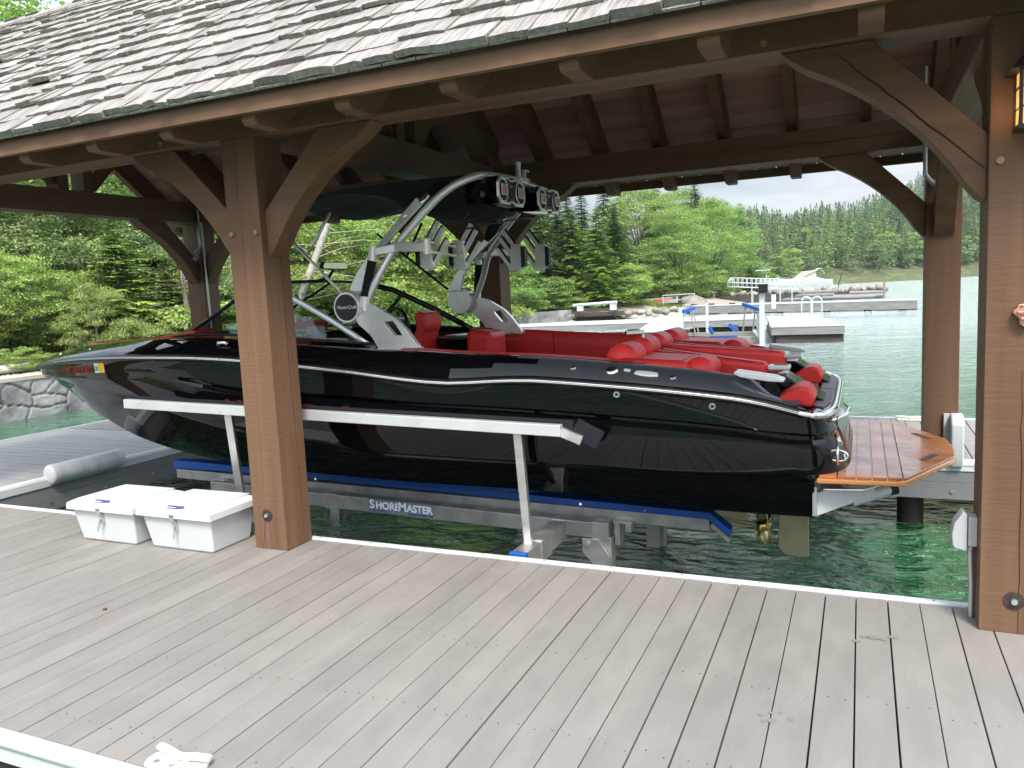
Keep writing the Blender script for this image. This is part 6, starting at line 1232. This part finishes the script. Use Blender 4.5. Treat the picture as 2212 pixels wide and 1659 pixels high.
# wood right of the tower
P('fir_dark', 1172, 59, 440, 'dark spruce just right of the tower speakers', 'fir tree', None, 'fir_tree', 1.5); P('fir_dead', 1120, 56, 560, 'rust brown dead fir low beside the far middle post', 'fir tree', None, 'fir_tree', 1.6); P('fir_dark', 1208, 61, 425, 'tall dark spruce behind the first spruce right of the tower', 'fir tree', None, 'fir_tree', 1.3)
P('fir_mid', 1240, 60, 445, 'bright green fir standing between the dark spruces', 'fir tree', None, 'fir_tree', 1.2); P('fir_dark', 1330, 62, 440, 'dark fir left of the large rounded tree', 'fir tree', None, 'fir_tree', 1.3); P('fir_mid', 1292, 59, 448, 'yellow-green fir in the middle of the wood right of the tower', 'fir tree', None, 'fir_tree', 1.25); P('bush_bright', 1352, 61, 560, 'pale round shrub by the grassy patch', 'bush', None, 'bush', 1.1); P('tree_mid', 1462, 70, 448, 'large rounded pale green tree behind the rowing boat', 'tree', None, 'tree', 1.25); P('tree_mid', 1540, 82, 425, 'tall full green tree at the left end of the far hillside', 'tree', None, 'tree', 1.0)
P('bush_mid', 1190, 58, 590, 'leafy bush at the foot of the spruces', 'bush', None, 'bush', 1.3); P('bush_mid', 1130, 55, 610, 'leafy bush beside the sandy slope', 'bush', None, 'bush', 1.3); P('bush_bright', 1225, 58, 620, 'low bright bush above the stone wall end', 'bush', None, 'bush', 1.4); P('bush_mid', 1430, 68, 570, 'bush below the large rounded tree', 'bush', None, 'bush', 1.4); P('bush_mid', 1500, 74, 560, 'dense dark bush right of the rounded tree', 'bush', None, 'bush', 1.3)
for px, d, top, k in [(1140, 70, 400, 'fir_dark'), (1190, 76, 390, 'fir_mid'), (1230, 74, 405, 'fir_dark'), (1262, 74, 410, 'fir_dark'), (1310, 76, 395, 'fir_dark'), (1345, 80, 410, 'fir_mid'), (1330, 68, 455, 'fir_dark'), (1385, 76, 400, 'tree_bright'), (1420, 84, 395, 'fir_dark'), (1470, 90, 405, 'tree_mid'), (1505, 90, 400, 'fir_dark'), (1560, 96, 440, 'tree_mid'), (1585, 110, 450, 'fir_grey'), (1600, 120, 440, 'fir_dark'), (1575, 100, 560, 'tree_mid'), (1610, 122, 540, 'tree_mid'), (1570, 92, 600, 'bush_mid'), (1545, 84, 600, 'bush_mid'), (1640, 135, 560, 'tree_far'), (1100, 66, 420, 'tree_mid')]:
    kl = KL[k]; P(k, px, d, top, kl+' in the mixed wood right of the tower', 'tree', kl+'s in the wood right of the tower', 'tree', 1.2)
for k in range(26): px = random.uniform(1110, 1600); d = random.uniform(60, 84)*(1+max(0, px-1480)/500); x, y, g, _ = col(px, d); (plant(random.choice(['bush_mid', 'bush_bright', 'bush_mid']), x, y, random.uniform(1.4, 3.0), 'shrub at the foot of the mixed wood', 'shrub', 'shrubs at the foot of the mixed wood', 'shrub', 1.5, z=g) if shore_d(x, y)[0] > 3.5 else None)
# first rows on the far shore: individual trees
rr = random.Random(3)
for k in range(150):
    px = rr.uniform(1580, 2230); t_ = (px-1580)/650; d0 = 135+110*smooth(0, .35, t_)+60*smooth(.35, 1, t_); d = float(d0)+rr.uniform(4, 75)*(1+k % 2); x, y, g, _ = col(px, d)
    if shore_d(x, y)[0] < 3: continue
    kk = rr.choice(['fir_far', 'fir_far', 'fir_far', 'fir_far_b', 'tree_far', 'tree_far_b', 'fir_grey', 'tree_far'] if d > d0+20 else ['tree_far', 'tree_far_b', 'tree_far', 'fir_far_b', 'fir_far']); h = rr.uniform(9, 17) if 'fir' in kk else rr.uniform(6, 11)
    fl = {'fir_far': ('dark fir', 'fir_tree'), 'fir_far_b': ('light green fir', 'fir_tree'), 'fir_grey': ('grey dying fir', 'fir_tree'), 'tree_far': ('mid green leafy tree', 'tree'), 'tree_far_b': ('bright leafy tree', 'tree')}[kk]
    plant(kk, x, y, h, fl[0]+' standing on the far shore hillside', fl[0].split()[-1]+('' if 'tree' in fl[0] else ' tree'), fl[0]+('s' if 'tree' in fl[0] else ' trees')+' on the far shore', fl[1], rr.uniform(.85, 1.3), z=g)
# far hillside forest: too many to count, one mesh
def forest(n, seed):
    rg = np.random.default_rng(seed); C = []; T = []; W = []; cnt = 0
    while cnt < n:
        px = rg.uniform(1480, 2300); d = 190+rg.random()**.9*520; x, y, g, _ = col(px, d); ang = math.degrees(math.atan2(x, y)); 
        if shore_d(x, y)[0] < 8: continue
        clear = math.sin(x*.018+1.3)*math.sin(y*.013+x*.006+.4)
        if clear > .62 and d > 330: continue
        if clear > .5 and rg.random() < .7: continue
        cnt += 1; con = rg.random() < .66; h = rg.uniform(8, 15) if con else rg.uniform(5, 9); wd = h*(rg.uniform(.14, .2) if con else rg.uniform(.28, .4)); k = 105
        u = rg.random(k)**.8; a = rg.uniform(0, 6.283, k)
        if con: r_ = wd*(1-u)**.8*rg.uniform(.35, 1.05, k)+.1; zz = h*(.04+.96*u)
        else: q = np.sin(np.pi*np.clip(u*.9+.08, 0, 1))**.6; r_ = wd*q*rg.uniform(.4, 1, k); zz = h*(.1+.85*u)
        c = np.stack([x+r_*np.cos(a), y+r_*np.sin(a), g+zz], -1); t = np.stack([np.cos(a), np.sin(a), np.full(k, -.55 if con else .3)], -1)*(h*.036*(1.15-u*.5))[:, None]; w_ = np.stack([-np.sin(a), np.cos(a), rg.normal(0, .25, k)], -1)*(h*.021)
        C.append(c); T.append(t); W.append(w_)
        if con: C.append(np.array([[x, y, g+h*.98]])); T.append(np.array([[0, 0, h*.07]])); W.append(np.array([[h*.012, 0, 0]]))
    return np.concatenate(C), np.concatenate(T), np.concatenate(W)
for nm, n, sd, mt, lab in (('hillside_forest', 2300, 5, LF_HILL, 'dense dark conifer forest covering the far hillside'), ('hillside_woodland', 1100, 6, LF_HILLB, 'lighter green woodland mixed through the far hillside forest')):
    C, T, W = forest(n, sd); me = quads_mesh(C, T, W, mt, nm); o = bpy.data.objects.new(nm, me); COL.objects.link(o); tag(o, lab, 'forest', kind='stuff')
# grass on the beach patch
rg = np.random.default_rng(9); n = 5000; px = rg.uniform(1370, 1500, n); C = np.empty((n, 3))
for i in range(n): x, y, g, _ = col(px[i], rg.uniform(63, 74)); C[i] = (x, y, g+.15)
T = np.stack([rg.normal(0, .06, n), rg.normal(0, .06, n), rg.uniform(.12, .3, n)], -1); W = np.stack([rg.uniform(.02, .05, n), np.zeros(n), np.zeros(n)], -1)
me = quads_mesh(C, T, W, leaf_mat('beach_grass_blade', (.22, .27, .06)), 'beach_grass'); o = bpy.data.objects.new('beach_grass', me); COL.objects.link(o); tag(o, 'yellow-green grass behind the rowing boat', 'grass', kind='stuff')

# ================================================================== haze over the lake
m = MB(); m.box(-870, 870, -870, 870, -5.2, 175)
hz = m.build('haze', MATS.setdefault('haze_air', bpy.data.materials.new('haze_air')))
hm = MATS['haze_air']; hm.use_nodes = True; t = hm.node_tree; t.nodes.clear(); o_ = t.nodes.new('ShaderNodeOutputMaterial'); v_ = t.nodes.new('ShaderNodeVolumePrincipled')
v_.inputs['Color'].default_value = (.80, .88, .95, 1); v_.inputs['Density'].default_value = .00022; v_.inputs['Anisotropy'].default_value = .2; t.links.new(v_.outputs[0], o_.inputs['Volume'])
tag(hz, 'thin pale haze over the lake and hills', None, kind='stuff')
# ================================================================== one object per separate piece
def split_loose(o, name=None):
    me = o.data; n = len(me.vertices); par = list(range(n))
    def find(a):
        while par[a] != a: par[a] = par[par[a]]; a = par[a]
        return a
    for p in me.polygons:
        vs = list(p.vertices); r0 = find(vs[0])
        for v in vs[1:]: par[find(v)] = r0
    gr = {}
    for p in me.polygons: gr.setdefault(find(p.vertices[0]), []).append(p)
    base = name or o.name.split('.')[0]
    for polys in list(gr.values()):
        idx = {}; vs = []; fs = []
        for p in polys:
            f = []
            for v in p.vertices:
                if v not in idx: idx[v] = len(vs); vs.append(tuple(me.vertices[v].co))
                f.append(idx[v])
            fs.append(f)
        nm = bpy.data.meshes.new(base); nm.from_pydata(vs, [], fs); [nm.materials.append(m_) for m_ in me.materials]; nm.polygons.foreach_set('use_smooth', [polys[0].use_smooth]*len(fs)); nm.update()
        if polys[0].use_smooth: nm.set_sharp_from_angle(angle=R(35))
        c = o.copy(); c.data = nm; c.name = base; COL.objects.link(c)
    nmold = o.name; bpy.data.objects.remove(o)
for o in list(bpy.data.objects):
    b_ = o.name.split('.')[0]
    if o.type != 'MESH': continue
    if b_ == 'trim_screws': split_loose(o, 'trim_screw')
    elif b_ == 'bolts': split_loose(o, 'bolt')
    elif b_ == 'deck_screws': o['kind'] = 'stuff'
    elif b_ in ('splice_sleeve', 'guide_leg', 'timbers', 'logs', 'side_panel', 'display', 'end_cap', 'piling') and not o.children: split_loose(o)
    elif b_ == 'crib' and len(o.data.polygons) < 60 and not o.children: split_loose(o)
